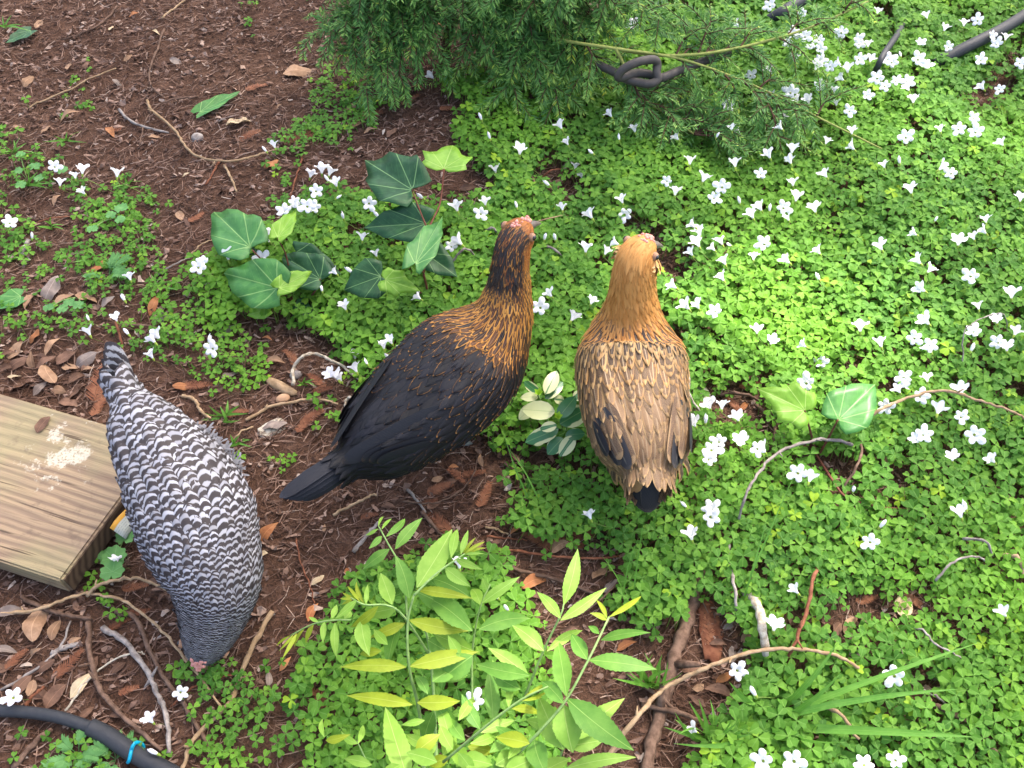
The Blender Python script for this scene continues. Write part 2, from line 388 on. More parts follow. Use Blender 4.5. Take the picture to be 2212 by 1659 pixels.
def blade(mb, base, tip, hw, nrm=(0, 0, 1), prof=LANCE, arch=0.0, fold=0.0, serr=0.0, mi=0, rnd=0.5, side=0.0, twist=0.0):
    base = np.asarray(base, float); tip = np.asarray(tip, float); d = tip - base; L = np.linalg.norm(d); d = d / (L + 1e-9)
    b = unit(np.cross(d, nrm)); n = np.cross(b, d)
    V = []; U = []
    for i, (t, w) in enumerate(prof):
        c = base + d * L * t + n * arch * L * 4 * t * (1 - t) + b * side * L * 4 * t * (1 - t)
        ww = w * hw * (1 + (serr if i % 2 else -serr)); ta = twist * t
        bb = b * math.cos(ta) + n * math.sin(ta); nn = n * math.cos(ta) - b * math.sin(ta)
        V += [c - bb * ww + nn * fold * ww, c, c + bb * ww + nn * fold * ww]
        U += [(0.5 - w * 0.5, t), (0.5, t), (0.5 + w * 0.5, t)]
    F = []
    for i in range(len(prof) - 1):
        for k in range(2): a = i * 3 + k; F.append((a, a + 1, a + 4, a + 3))
    mb.add(V, F, U, rnd, mi)
def serrated(n=14, prof=LANCE, amp=0.10):
    ts = np.linspace(0, 1, n * 2 + 1); pt = [p[0] for p in prof]; pw = [p[1] for p in prof]
    return [(float(t), float(np.interp(t, pt, pw)) * (1 + (amp if i % 2 else -amp * 0.3))) for i, t in enumerate(ts)]
IVY = [(0.0, 0.0), (0.16, -0.12), (0.34, -0.16), (0.47, 0.02), (0.56, 0.22), (0.50, 0.36), (0.43, 0.50), (0.36, 0.66), (0.22, 0.78), (0.10, 0.90), (0.0, 1.0)]
IVY_LOBED = [(0.0, 0.0), (0.13, -0.14), (0.30, -0.14), (0.50, -0.02), (0.44, 0.16), (0.55, 0.42), (0.40, 0.47), (0.27, 0.58), (0.19, 0.74), (0.10, 0.88), (0.0, 1.0)]
def ivyleaf(mb, base, tip, hw, nrm, cup=0.12, wave=0.08, shape=IVY, rnd=0.5):
    base = np.asarray(base, float); tip = np.asarray(tip, float); d = tip - base; L = np.linalg.norm(d); d = d / L
    b = unit(np.cross(d, nrm)); n = np.cross(b, d)
    V = []; U = []; F = []
    ring = [(x, y) for x, y in shape] + [(-x, y) for x, y in shape[::-1][1:-1]]
    rings = [0.0, 0.4, 0.72, 1.0]; c0 = (0.0, 0.12)
    V.append(base + d * L * c0[1]); U.append((0.5, c0[1]))
    m = len(ring); ph = random.random() * 6
    for q in rings[1:]:
        for i, (x, y) in enumerate(ring):
            xx = c0[0] + (x - c0[0]) * q; yy = c0[1] + (y - c0[1]) * q
            h = cup * (abs(xx) * 1.1) - 0.35 * cup * yy * yy + wave * q * q * math.sin(i * 1.9 + ph) * 0.4
            V.append(base + b * xx / 0.55 * hw + d * yy * L + n * h * L); U.append((0.5 + xx, yy))
    for i in range(m): F.append((0, 1 + i, 1 + (i + 1) % m))
    for q in range(2):
        o = 1 + q * m
        for i in range(m): F.append((o + i, o + m + i, o + m + (i + 1) % m, o + (i + 1) % m))
    mb.add(V, F, U, rnd)
def camdir(p): return unit(np.array([0, 0, CAM_H]) - np.asarray(p, float))

# ------------------------------------------------------------------ ground
def axis(lo, hi, step, far):
    a = np.arange(lo, hi + 1e-6, step); o = [hi]
    g = step
    while o[-1] < far: g *= 1.5; o.append(o[-1] + g)
    l = [lo]; g = step
    while l[-1] > -far: g *= 1.5; l.append(l[-1] - g)
    return np.array(l[1:][::-1] + list(a) + o[1:])
gx = axis(-1.9, 1.9, 0.012, 60); gy = axis(-0.2, 2.9, 0.012, 60)
X, Y = np.meshgrid(gx, gy); Z = ground(X, Y)
nx, ny = len(gx), len(gy)
idx = np.arange(nx * ny).reshape(ny, nx)
F = np.stack([idx[:-1, :-1], idx[:-1, 1:], idx[1:, 1:], idx[1:, :-1]], -1).reshape(-1, 4)
obj('ground', fast_mesh('ground', np.stack([X, Y, Z], -1).reshape(-1, 3), F, ['soil']), kind='structure', label='dark brown garden soil under bark mulch and clover')

# ------------------------------------------------------------------ clover mask (picture-plane outlines of the patches on the ground)
def inpoly(px, py, poly):
    inside = np.zeros(px.shape, bool); n = len(poly); j = n - 1
    for i in range(n):
        xi, yi = poly[i]; xj, yj = poly[j]
        c = ((yi > py) != (yj > py)) & (px < (xj - xi) * (py - yi) / (yj - yi + 1e-9) + xi); inside ^= c; j = i
    return inside
CARPET = [(960, 175), (985, 250), (1010, 325), (1060, 375), (1075, 430), (960, 445), (900, 420), (700, 395), (610, 430), (590, 480), (500, 560), (425, 580), (415, 640), (480, 690), (590, 690), (690, 705), (735, 770), (770, 830), (830, 900), (1000, 900), (1100, 960), (1180, 960), (1280, 1000), (1110, 1040), (1090, 1130), (1150, 1160), (1320, 1150), (1345, 1250), (1350, 1330), (1450, 1390), (1470, 1300), (1500, 1290), (1560, 1300), (1590, 1400), (1640, 1430), (1610, 1500), (1540, 1560), (1480, 1640), (1450, 1900), (2900, 2000), (3000, -500), (1500, -500), (1400, -60), (1250, 100)]
HOLES = [[(1160, 350), (1215, 330), (1240, 380), (1250, 470), (1190, 440)], [(1290, 440), (1330, 480), (1450, 545), (1430, 500)],
         [(1495, 820), (1560, 840), (1640, 850), (1690, 930), (1690, 1000), (1640, 940), (1520, 900)], [(1700, 960), (1790, 980), (1860, 1020), (1850, 1060), (1760, 1040)],
         [(1770, 765), (1850, 780), (1880, 810), (1800, 810)], [(1820, 1270), (2010, 1275), (1980, 1335), (1880, 1330), (1800, 1400), (1790, 1340)],
         [(1980, 1450), (2030, 1480), (2060, 1550), (1980, 1560)], [(1900, 1040), (1960, 1030), (1960, 1130), (1920, 1110)], [(2080, 220), (2212, 90), (2230, 120), (2110, 260)], [(1405, 520), (1470, 540), (1480, 590), (1430, 620)], [(1420, 640), (1470, 690), (1440, 720)]]
SPARSE = [([(150, 385), (280, 375), (350, 430), (330, 540), (360, 600), (280, 640), (180, 610), (160, 500)], 0.68, .018),
          ([(0, 470), (70, 480), (60, 560), (0, 570)], 0.75, .018), ([(0, 660), (190, 680), (230, 740), (120, 730), (0, 700)], 0.57, .016),
          ([(300, 650), (420, 640), (560, 720), (590, 810), (480, 830), (380, 800), (260, 760)], .62, .024),
          ([(690, 140), (790, 150), (860, 215), (760, 270), (620, 330), (590, 300), (660, 240)], 0.63, .02), ([(590, 310), (650, 330), (640, 400), (590, 390)], .5, .02),
          ([(520, 0), (550, 0), (545, 45), (525, 40)], .5, .02), ([(145, 1185), (200, 1225), (290, 1270), (310, 1320), (210, 1330), (160, 1290)], .55, .02),
          ([(430, 1400), (560, 1440), (600, 1540), (700, 1640), (700, 1760), (420, 1760), (440, 1560), (380, 1460)], .72, .028),
          ([(700, 1330), (800, 1230), (1000, 1190), (1130, 1200), (1150, 1300), (1180, 1420), (1240, 1520), (1200, 1760), (650, 1760), (600, 1500)], .85, .035),
          ([(80, 1575), (330, 1590), (380, 1760), (60, 1760)], .4, .025), ([(0, 1530), (50, 1560), (40, 1620), (0, 1620)], .5, .02),
          ([(500, 950), (620, 970), (620, 1000), (520, 1010)], .5, .015), ([(560, 825), (740, 830), (720, 880), (620, 860)], .2, .012),
          ([(120, 140), (200, 150), (200, 220), (110, 240)], .3, .015), ([(40, 210), (70, 350), (0, 400), (-60, 300)], .35, .02), ([(700, 870), (780, 880), (760, 920), (700, 930)], .5, .02),
          ([(1080, 1090), (1200, 1060), (1330, 1110), (1330, 1170), (1180, 1120), (1100, 1160)], .55, .03), ([(330, 930), (600, 960), (300, 960)], .0, .01),
          ([(-500, 400), (0, 420), (0, 760), (-500, 800)], .35, .02), ([(0, 250), (120, 280), (130, 420), (0, 440)], .34, .02), ([(350, 560), (420, 600), (400, 680), (320, 660)], .45, .018), ([(0, 560), (160, 560), (180, 640), (0, 640)], .30, .016)]
CARP_B = [[(880, 330), (960, 365), (1000, 410), (1010, 460), (960, 455), (880, 430)], [(1060, 960), (1200, 960), (1240, 1040), (1100, 1020)]]
def density(px, py):
    acc = 0; hacc = 0
    for i in range(5):
        jx, jy = rng.normal(0, 17, px.shape), rng.normal(0, 12, px.shape)
        d, h = density1(px + jx, py + jy); acc = acc + d / 5; hacc = np.maximum(hacc, h * (d > .3))
    return acc * np.clip(.35 + acc, 0, 1), np.where(acc > .75, hacc, np.minimum(hacc, .012 + .035 * acc))
def density1(px, py):
    wx = px + 46 * (fbm(px / 60, py / 60, 31, 2) - 0.37) * 2; wy = py + 46 * (fbm(px / 60, py / 60, 37, 2) - 0.37) * 2
    den = np.zeros(px.shape); h = np.full(px.shape, 0.02)
    for poly, d, hh in SPARSE:
        m = inpoly(wx, wy, poly); den[m] = d; h[m] = hh
    m = inpoly(wx, wy, CARPET); den[m] = 0.98; h[m] = 0.045
    for poly in CARP_B: m = inpoly(wx, wy, poly); den[m] = 0.15
    for poly in HOLES: m = inpoly(wx, wy, poly); den[m] = 0.10; h[m] = 0.02
    return den, h
sp = 0.0108
xs, ys = np.meshgrid(np.arange(-1.75, 1.75, sp), np.arange(0.0, 2.45, sp))
xs = (xs + rng.uniform(-.5, .5, xs.shape) * sp).ravel(); ys = (ys + rng.uniform(-.5, .5, ys.shape) * sp).ravel()
zs = ground(xs, ys); px, py = project(xs, ys, zs + 0.02)
k = (px > -420) & (px < 2640) & (py > -330) & (py < 1990); xs, ys, zs, px, py = xs[k], ys[k], zs[k], px[k], py[k]
den, hh = density(px, py)
gap = fbm(xs * 26, ys * 26, 51, 2)                       # small dark gaps in the carpet
den = den * np.where(gap < 0.215, 0.25, 1.0)
k = rng.random(len(xs)) < den; xs, ys, zs, px, py, hh, den = xs[k], ys[k], zs[k], px[k], py[k], hh[k], den[k]
mound = fbm(xs * 7 + 3, ys * 7, 61, 2)
top = zs + hh * (0.45 + 1.1 * mound) + rng.uniform(-0.5, 0.45, len(xs)) * np.where(hh > .03, .024, .012)
top = np.maximum(top, zs + 0.006)
# leaflet template: heart, 4 triangles each half, x across y along
hv = np.array([(0, 0), (0, .55), (0, .90), (.36, .42), (.50, .82), (.30, 1.06), (-.36, .42), (-.50, .82), (-.30, 1.06)])
hf = np.array([(0, 3, 1), (1, 3, 4), (1, 4, 5), (1, 5, 2), (0, 1, 6), (1, 7, 6), (1, 8, 7), (1, 2, 8)])
huv = np.stack([hv[:, 0] + 0.5, hv[:, 1]], 1)
def clover(name, sel, label, group=None):
    n = int(sel.sum()); x, y, z = xs[sel], ys[sel], top[sel]
    rad = np.where(hh[sel] > .03, rng.uniform(.0095, .0145, n), rng.uniform(.0062, .0108, n))
    rad = rad * (.82 + .5 * fbm(x * 6, y * 6, 91, 2)) 
    tiltd = rng.uniform(0, 2 * np.pi, n); tilt = np.abs(rng.normal(0.0, 0.24, n))
    nrm = np.stack([np.sin(tilt) * np.cos(tiltd), np.sin(tilt) * np.sin(tiltd) - 0.12, np.cos(tilt)], 1); nrm /= np.linalg.norm(nrm, axis=1)[:, None]
    e1 = np.cross(nrm, np.stack([np.cos(tiltd * 3.3), np.sin(tiltd * 3.3), np.zeros(n)], 1)); e1 /= np.linalg.norm(e1, axis=1)[:, None]
    e2 = np.cross(nrm, e1); C = np.stack([x, y, z], 1); rr = np.clip(rng.beta(2, 2.4, n) * .9 + (rng.random(n) < .015) * .6, 0, 1)
    Vs, Fs, Us, Rs = [], [], [], []
    for l in range(3):
        a = l * 2 * np.pi / 3 + rng.normal(0, .08, n); droop = rng.normal(-.06, .13, n); fold = rng.uniform(.02, .30, n); ln = rad * rng.uniform(.9, 1.08, n)
        dr = e1 * np.cos(a)[:, None] + e2 * np.sin(a)[:, None]; sd_ = -e1 * np.sin(a)[:, None] + e2 * np.cos(a)[:, None]
        dr = dr + nrm * droop[:, None]
        P = C[:, None] + (dr[:, None] * hv[None, :, 1:2] + sd_[:, None] * hv[None, :, 0:1] + nrm[:, None] * (np.abs(hv[None, :, 0:1]) * fold[:, None, None] - 0.18 * hv[None, :, 1:2] ** 2)) * ln[:, None, None]
        Vs.append(P.reshape(-1, 3)); base = (np.arange(n) * 9)[:, None, None] + l * n * 9
        Fs.append((hf[None] + base).reshape(-1, 3)); Us.append(np.tile(huv[hf.ravel()], (n, 1)))
        Rs.append(np.repeat(np.clip(rr + rng.normal(0, .07, n), 0, 1), 8))
    V = np.concatenate(Vs); F = np.concatenate(Fs)
    o = obj(name, fast_mesh(name, V, F, ['clover_leaf'], np.concatenate(Us), {'rnd': ('FLOAT', np.concatenate(Rs))}, False), label=label, cat='clover', group=group, kind='stuff')
    # thin stalks down to the soil
    g0 = ground(x, y); off = rng.normal(0, .006, (n, 2)); B = np.stack([x + off[:, 0], y + off[:, 1], g0 - .002], 1)
    w = np.array([.0006, 0, 0]); V = np.stack([B - w, B + w, C + w - [0, 0, .0006], C - w - [0, 0, .0006]], 1).reshape(-1, 3); F = np.arange(n * 4).reshape(n, 4)
    obj('stalks', fast_mesh('clover_stalks', V, F, ['clover_stem']), o, kind='stuff')
right = inpoly(px, py, [(925, -600), (960, 175), (1000, 300), (1060, 400), (1100, 900), (1060, 1180), (1330, 1160), (1450, 1400), (1420, 2100), (3100, 2100), (3100, -600)]) 
mid = (~right) & inpoly(px, py, [(400, 380), (1110, 380), (1180, 1000), (760, 940), (640, 760), (380, 660)])
low = (~right) & (py > 1185) & (px > 560)
left = ~(right | mid | low)
clover('clover_carpet', right, 'dense bright green clover carpet dotted with white flowers')
clover('clover_patch', mid, 'green clover patch growing around the ivy stems')
clover('clover_patch', low, 'clover growing under the pinnate leafy sapling')
clover('clover_patch', left, 'sparse small clover scattered over the bark mulch')

# ------------------------------------------------------------------ mulch: needles, chips and crumbs lying on the soil
def mulch(name, n, lmin, lmax, wmin, wmax, lift, rsel, label):
    x = rng.uniform(-1.8, 1.8, n * 3); y = rng.uniform(0.02, 2.55, n * 3); pxx, pyy = project(x, y, ground(x, y))
    k = (pxx > -380) & (pxx < 2600) & (pyy > -300) & (pyy < 1960); d0, _ = density(pxx, pyy)
    k &= rng.random(len(x)) < np.where(d0 > .8, .28, 1.0); x, y = x[k][:n], y[k][:n]; n = len(x)
    L = rng.uniform(lmin, lmax, n) * .5; w = rng.uniform(wmin, wmax, n) * .5
    a = rng.uniform(0, 2 * np.pi, n); a = np.where(rng.random(n) < .45, rng.normal(.45, .5, n), a)
    dx, dy = np.cos(a), np.sin(a); bend = rng.normal(0, .22, n) * L
    P = []
    for s, ww in ((-1, .6), (0, 1.0), (1, .45)):
        cx = x + dx * L * s - dy * bend * (1 - abs(s)); cy = y + dy * L * s + dx * bend * (1 - abs(s))
        cz = ground(cx, cy) + lift * rng.random(n) + .0012
        tl = rng.normal(0, .5, n) * w
        P += [np.stack([cx - dy * w * ww, cy + dx * w * ww, cz + tl], 1), np.stack([cx + dy * w * ww, cy - dx * w * ww, cz - tl], 1)]
    V = np.stack(P, 1).reshape(-1, 3); q = (np.arange(n) * 6)[:, None, None]
    F = (np.array([[0, 1, 3, 2], [2, 3, 5, 4]])[None] + q).reshape(-1, 4)
    rr = np.repeat(np.clip(rsel(n), 0, 1), 2)
    obj(name, fast_mesh(name, V, F, ['mulch'], None, {'rnd': ('FLOAT', rr)}, False), label=label, cat='mulch', kind='stuff')
mulch('needle_litter', 42000, .012, .040, .0008, .0019, .006, lambda n: rng.beta(1.9, 3.3, n), 'fine reddish brown needle litter covering the soil')
mulch('bark_mulch', 15000, .004, .016, .0025, .0075, .005, lambda n: rng.beta(1.6, 2.2, n), 'small brown bark chips and crumbs covering the soil')
mulch('leaf_crumbs', 1500, .008, .022, .004, .010, .008, lambda n: rng.beta(1.8, 1.7, n), 'broken dead leaf crumbs strewn over the soil')

# ------------------------------------------------------------------ hens
def _ss(x, lo, hi): t = np.clip((x - lo) / (hi - lo), 0, 1); return t * t * (3 - 2 * t)
class Body:
    wing = .0085
    """Continuous lofted bird body, stations run tail root -> head front: px, py, z, half width px, up, down, heading deg"""
    def __init__(s, st):
        P = np.array([W(a[0], a[1], a[2]) for a in st]); hw = np.array([a[3] * ppm(p) for a, p in zip(st, P)])
        n = 14
        s.C = smooth_path(P, n); s.M = len(s.C)
        ext = np.stack([hw, [a[4] for a in st], [a[5] for a in st]], 1); E = smooth_path(ext, n)
        s.E = np.maximum(E, 0.003)
        hd = smooth_path(np.array([[a[6], 0, 0] for a in st], float), n)[:, 0]
        s.B = np.stack([np.cos(np.radians(hd)), -np.sin(np.radians(hd)), np.zeros(s.M)], 1)
        T = np.gradient(s.C, axis=0); T /= np.linalg.norm(T, axis=1)[:, None]; s.T = T
        B = s.B - T * np.sum(s.B * T, 1)[:, None]; s.B = B / np.linalg.norm(B, axis=1)[:, None]
        s.N = np.cross(s.B, s.T)
        d = np.r_[0, np.cumsum(np.linalg.norm(np.diff(s.C, axis=0), axis=1))]; s.len = d[-1]; s.s = d / d[-1]
        s.sk = np.interp(np.arange(len(st)) * n, np.arange(s.M), s.s)      # s value of each station
    def ip(s, A, q):
        q = np.clip(q, 0, 1); return np.stack([np.interp(q, s.s, A[:, i]) for i in range(A.shape[1])], -1)
    def surf(s, q, th, off=0.0):
        C, B, N, T, E = (s.ip(A, q) for A in (s.C, s.B, s.N, s.T, s.E))
        sn, cs = np.sin(th), np.cos(th); h = np.where(sn > 0, E[..., 1], E[..., 2])
        rad = B * (cs * E[..., 0])[..., None] + N * (sn * h)[..., None]
        nr = B * (cs / np.maximum(E[..., 0], .004))[..., None] + N * (sn / np.maximum(h, .004))[..., None]
        nr /= np.linalg.norm(nr, axis=-1)[..., None] + 1e-9
        a = np.abs((th + math.pi / 2) % (2 * math.pi) - math.pi); off = np.asarray(off) + s.wing * _ss(a, .50, .72) * (1 - _ss(a, 1.6, 2.2)) * _ss(q, .0, .10) * (1 - _ss(q, .46, .62))
        ex = np.where(q < 0, q, np.where(q > 1, q - 1, 0.0)) * s.len
        return C + rad + nr * off[..., None] + T * ex[..., None]
    def rloc(s, q, th):
        E = s.ip(s.E, q); h = np.where(np.sin(th) > 0, E[..., 1], E[..., 2])
        return np.sqrt((E[..., 0] * np.sin(th)) ** 2 + (h * np.cos(th)) ** 2)
    def mesh(s, name, mat, shrink=0.002):
        m = 28; th = np.linspace(0, 2 * np.pi, m, endpoint=False); Q, TT = np.meshgrid(s.s[::2], th, indexing='ij')
        V = s.surf(Q, TT, np.full(Q.shape, -shrink)); r = V.shape[0]; V = V.reshape(-1, 3).tolist()
        mb = MB(); F = [(i * m + k, i * m + (k + 1) % m, (i + 1) * m + (k + 1) % m, (i + 1) * m + k) for i in range(r - 1) for k in range(m)]
        V.append((s.C[0] - s.T[0] * .004).tolist()); V.append((s.C[-1] + s.T[-1] * .004).tolist())
        for k in range(m): F.append((k, len(V) - 2, (k + 1) % m)); F.append(((r - 1) * m + k, (r - 1) * m + (k + 1) % m, len(V) - 1))
        mb.add(V, F); return mb.mesh(name, [mat])
FU = np.array([-1, -.5, 0, .5, 1.0])
def plumage(body, name, mat, spacing, width, length, color, lift=0.10, jit=0.25, prof=None, th_lo=-1.25, th_hi=4.4, s0=0.0, s1=0.99):
    """overlapping feathers laid on the body like shingles; spacing/width/length are (s, value) tables in metres"""
    fv = np.array([0, .25, .5, .72, .88, 1.0]); fw = np.array(prof or [.45, .85, 1.0, .98, .72, .12])
    tb = lambda tab, q: np.interp(q, [a for a, _ in tab], [b for _, b in tab])
    q = s1; rows = []
    while q > s0:
        rows.append(q); q -= tb(spacing, q) / body.len
    S, TH_, row = [], [], 0
    for q in rows:
        th = np.linspace(-math.pi / 2, 1.5 * math.pi, 200); r = body.rloc(np.full(200, q), th)
        arc = np.r_[0, np.cumsum((r[1:] + r[:-1]) / 2 * np.diff(th))]; w = tb(width, q)
        n = max(5, int(arc[-1] / (w * 0.78))); a = (np.arange(n) + (row % 2) * .5 + rng.normal(0, jit * .3, n)) / n * arc[-1]
        tt = np.interp(a % arc[-1], arc, th); S.append(np.full(n, q) + rng.normal(0, jit, n) * tb(spacing, q) / body.len * .6); TH_.append(tt); row += 1
    S = np.concatenate(S); TH_ = np.concatenate(TH_); k = (TH_ > th_lo) & (TH_ < th_hi); S, TH_ = S[k], TH_[k]; n = len(S)
    w = tb(width, S) * rng.uniform(.85, 1.12, n); L = tb(length, S) * rng.uniform(.85, 1.12, n)
    lf = np.minimum(L * lift * rng.uniform(.3, 1.8, n) * (1 + 1.3 * (rng.random(n) < .05) * (S > .12)), .0055); skew = rng.normal(0, .12, n)
    V = np.zeros((n, 6, 5, 3))
    Q = S[:, None, None] - (fv[None, :, None] * L[:, None, None]) / body.len + 0 * FU[None, None]
    rl = np.maximum(body.rloc(np.clip(Q[:, :, 0], 0, 1), np.repeat(TH_[:, None], 6, 1)), .006)
    TT = TH_[:, None, None] + (FU[None, None] * fw[None, :, None] * w[:, None, None] * .5 + skew[:, None, None] * fv[None, :, None] * w[:, None, None]) / rl[:, :, None]
    off = .0006 + lf[:, None, None] * fv[None, :, None] ** 1.3 - (FU ** 2)[None, None] * w[:, None, None] * .09 * (0.3 + fv[None, :, None])
    V = body.surf(Q, TT, off).reshape(-1, 3)
    g = np.arange(30).reshape(6, 5); f = np.stack([g[:-1, :-1], g[:-1, 1:], g[1:, 1:], g[1:, :-1]], -1).reshape(-1, 4)
    F = (f[None] + (np.arange(n) * 30)[:, None, None]).reshape(-1, 4)
    uvt = np.stack([0.5 + 0.5 * np.repeat(FU[None], 6, 0), np.repeat(fv[:, None], 5, 1)], -1).reshape(-1, 2)
    uv = np.tile(uvt[f.ravel()], (n, 1)); rn = rng.random(n)
    ca, cb, par = color(S, TH_, rn)
    rep = lambda a: np.repeat(np.c_[a, np.ones(n)], 20, 0)
    return fast_mesh(name, V, F, [mat], uv, {'rnd': ('FLOAT', np.repeat(rn, 20)), 'ca': ('FLOAT_COLOR', rep(ca)), 'cb': ('FLOAT_COLOR', rep(cb)), 'par': ('FLOAT_COLOR', rep(par))})
def quill(name, parent, base, tip, hw, nrm, mat, ca, cb, par, arch=0.05, fold=-.15, side=0.0, rnd=.5):
    """one large flight or tail feather"""
    mb = MB(); blade(mb, base, tip, hw, nrm, FEATH, arch, fold, side=side, rnd=rnd); me = mb.mesh(name, [mat]); m = len(me.polygons)
    for nm, c in (('ca', ca), ('cb', cb), ('par', par)):
        a = me.attributes.new(nm, 'FLOAT_COLOR', 'FACE'); a.data.foreach_set('color', np.tile(np.r_[c, 1.0], m).astype(np.float32))
    return obj(name, me, parent)
def sphere(mb, c, r, sc=(1, 1, 1), n=10, mi=0):
    V = []; F = []
    for i in range(n + 1):
        a = math.pi * i / n
        for k in range(n * 2):
            b = math.pi * k / n; V.append((c[0] + r * sc[0] * math.sin(a) * math.cos(b), c[1] + r * sc[1] * math.sin(a) * math.sin(b), c[2] + r * sc[2] * math.cos(a)))
    m = n * 2
    for i in range(n):
        for k in range(m): F.append((i * m + k, (i + 1) * m + k, (i + 1) * m + (k + 1) % m, i * m + (k + 1) % m))
    mb.add(V, F, mi=mi)
def rel(mesh_obj, root):                       # geometry was made in world space, keep it there under a moved root
    mesh_obj.parent = root; mesh_obj.location = -root.location
def hen_bits(root, body, leg_mat, feet, heading, toes=True):
    for side, (fx, fy) in zip((-1, 1), feet):
        foot = G(fx, fy, 0.0); foot[2] = float(ground(foot[0], foot[1])) + .008
        q = body.sk[2] * .6 + body.sk[3] * .4; c = body.ip(body.C, np.array(q)); b = body.ip(body.B, np.array(q)); E = body.ip(body.E, np.array(q))
        hip = c + b * side * E[0] * .42 - np.array([0, 0, E[2] * .45]); h = np.array([math.sin(R(heading)), math.cos(R(heading)), 0])
        hock = foot * .5 + hip * .5 - h * .022
        mb = MB(); tube(mb, smooth_path([hip, hock, foot + [0, 0, .004]], 6), np.r_[np.linspace(.017, .0085, 6), np.linspace(.0075, .0058, 7)], 8, knob=.06)
        for a, l in ((-32, .045), (0, .055), (32, .045), (175, .022)):
            d = np.array([math.sin(R(heading + a)), math.cos(R(heading + a)), 0])
            e = foot + d * l; e[2] = float(ground(e[0], e[1])) + .004; mdl = foot + d * l * .5; mdl[2] = max(mdl[2], e[2]) + .004
            tube(mb, smooth_path([foot, mdl, e, e + d * .008 - [0, 0, .003]], 4), np.r_[np.linspace(.0052, .0042, 8), np.linspace(.004, .001, 5)], 7, knob=.1)
        o = obj('leg', mb.mesh('leg', [leg_mat]), root); rel(o, root)
def head_bits(root, body, beak_mat, beak_tip, eye_s, eye_th, comb_pts, comb_r, comb_mat='comb_pink', eye_r=.0042):
    tip = np.asarray(beak_tip); c = body.C[-1] - body.T[-1] * .004; n = body.N[-1]; b = body.B[-1]
    mb = MB(); d = tip - c
    tube(mb, [c - d * .25, c + d * .15 + n * .001, c + d * .55 + n * .0015, c + d * .85 - n * .0002, tip - n * .002], [.0072, .0068, .0048, .0024, .0006], 10)
    tube(mb, [c - d * .25 - n * .004, c + d * .2 - n * .004, c + d * .7 - n * .003], [.0055, .005, .0012], 8)
    bo = obj('beak', mb.mesh('beak', [beak_mat]), root); rel(bo, root)
    for th in eye_th:
        p = body.surf(np.array(eye_s), np.array(th), np.array(.0005)); mb = MB(); sphere(mb, p, eye_r * 1.45, n=8); o = obj('eyelid', mb.mesh('eyelid', ['eye_ring']), root); rel(o, root)
        p2 = body.surf(np.array(eye_s), np.array(th), np.array(.0033)); mb = MB(); sphere(mb, p2, eye_r, n=10); o = obj('eye', mb.mesh('eye', ['eye_dark']), root); rel(o, root)
    mb = MB()
    q0, q1_ = comb_pts[0][0], comb_pts[-1][0]
    for i in range(26):                                                   # low knobbly pea comb, one welded lump
        f = rng.random(); p = body.surf(np.array(q0 + (q1_ - q0) * f), np.array(math.pi / 2 + rng.normal(0, .22)), np.array(comb_r * .25 * rng.random())); sphere(mb, p, comb_r * rng.uniform(.45, .8), (1, 1, 1.1), 6)
    o = obj('comb', mb.mesh('comb', [comb_mat]), root); rel(o, root)

def col3(n, c): return np.tile(np.asarray(c, float), (n, 1))
def lerp(a, b, f): return a * (1 - f[:, None]) + b * f[:, None]
def sst(x, lo, hi): t = np.clip((x - lo) / (hi - lo), 0, 1); return t * t * (3 - 2 * t)

# --- black hen with a golden hackle
st = [(748, 1000, .166, 34, .024, .03, 47), (804, 960, .168, 78, .048, .068, 47), (880, 898, .175, 104, .062, .086, 46), (965, 826, .187, 115, .072, .10, 45), (1036, 752, .205, 106, .066, .092, 42),
      (1080, 690, .238, 68, .046, .058, 36), (1096, 632, .275, 48, .033, .038, 34), (1101, 578, .312, 38, .026, .030, 36), (1108, 532, .338, 36, .024, .028, 42), (1124, 502, .347, 34, .02, .024, 50), (1140, 487, .347, 17, .011, .015, 56)]
bl = Body(st); loc = bl.ip(bl.C, np.array(.4)).copy(); loc[2] = float(ground(loc[0], loc[1]))
hen = thing('hen', 'black hen with golden orange hackle feathers standing beside the ivy', 'hen', loc, 'hens foraging in the garden')
o = obj('body', bl.mesh('black_hen_body', 'down_black'), hen); rel(o, hen)
k4, k5, k6, k7, k8 = bl.sk[3:8]
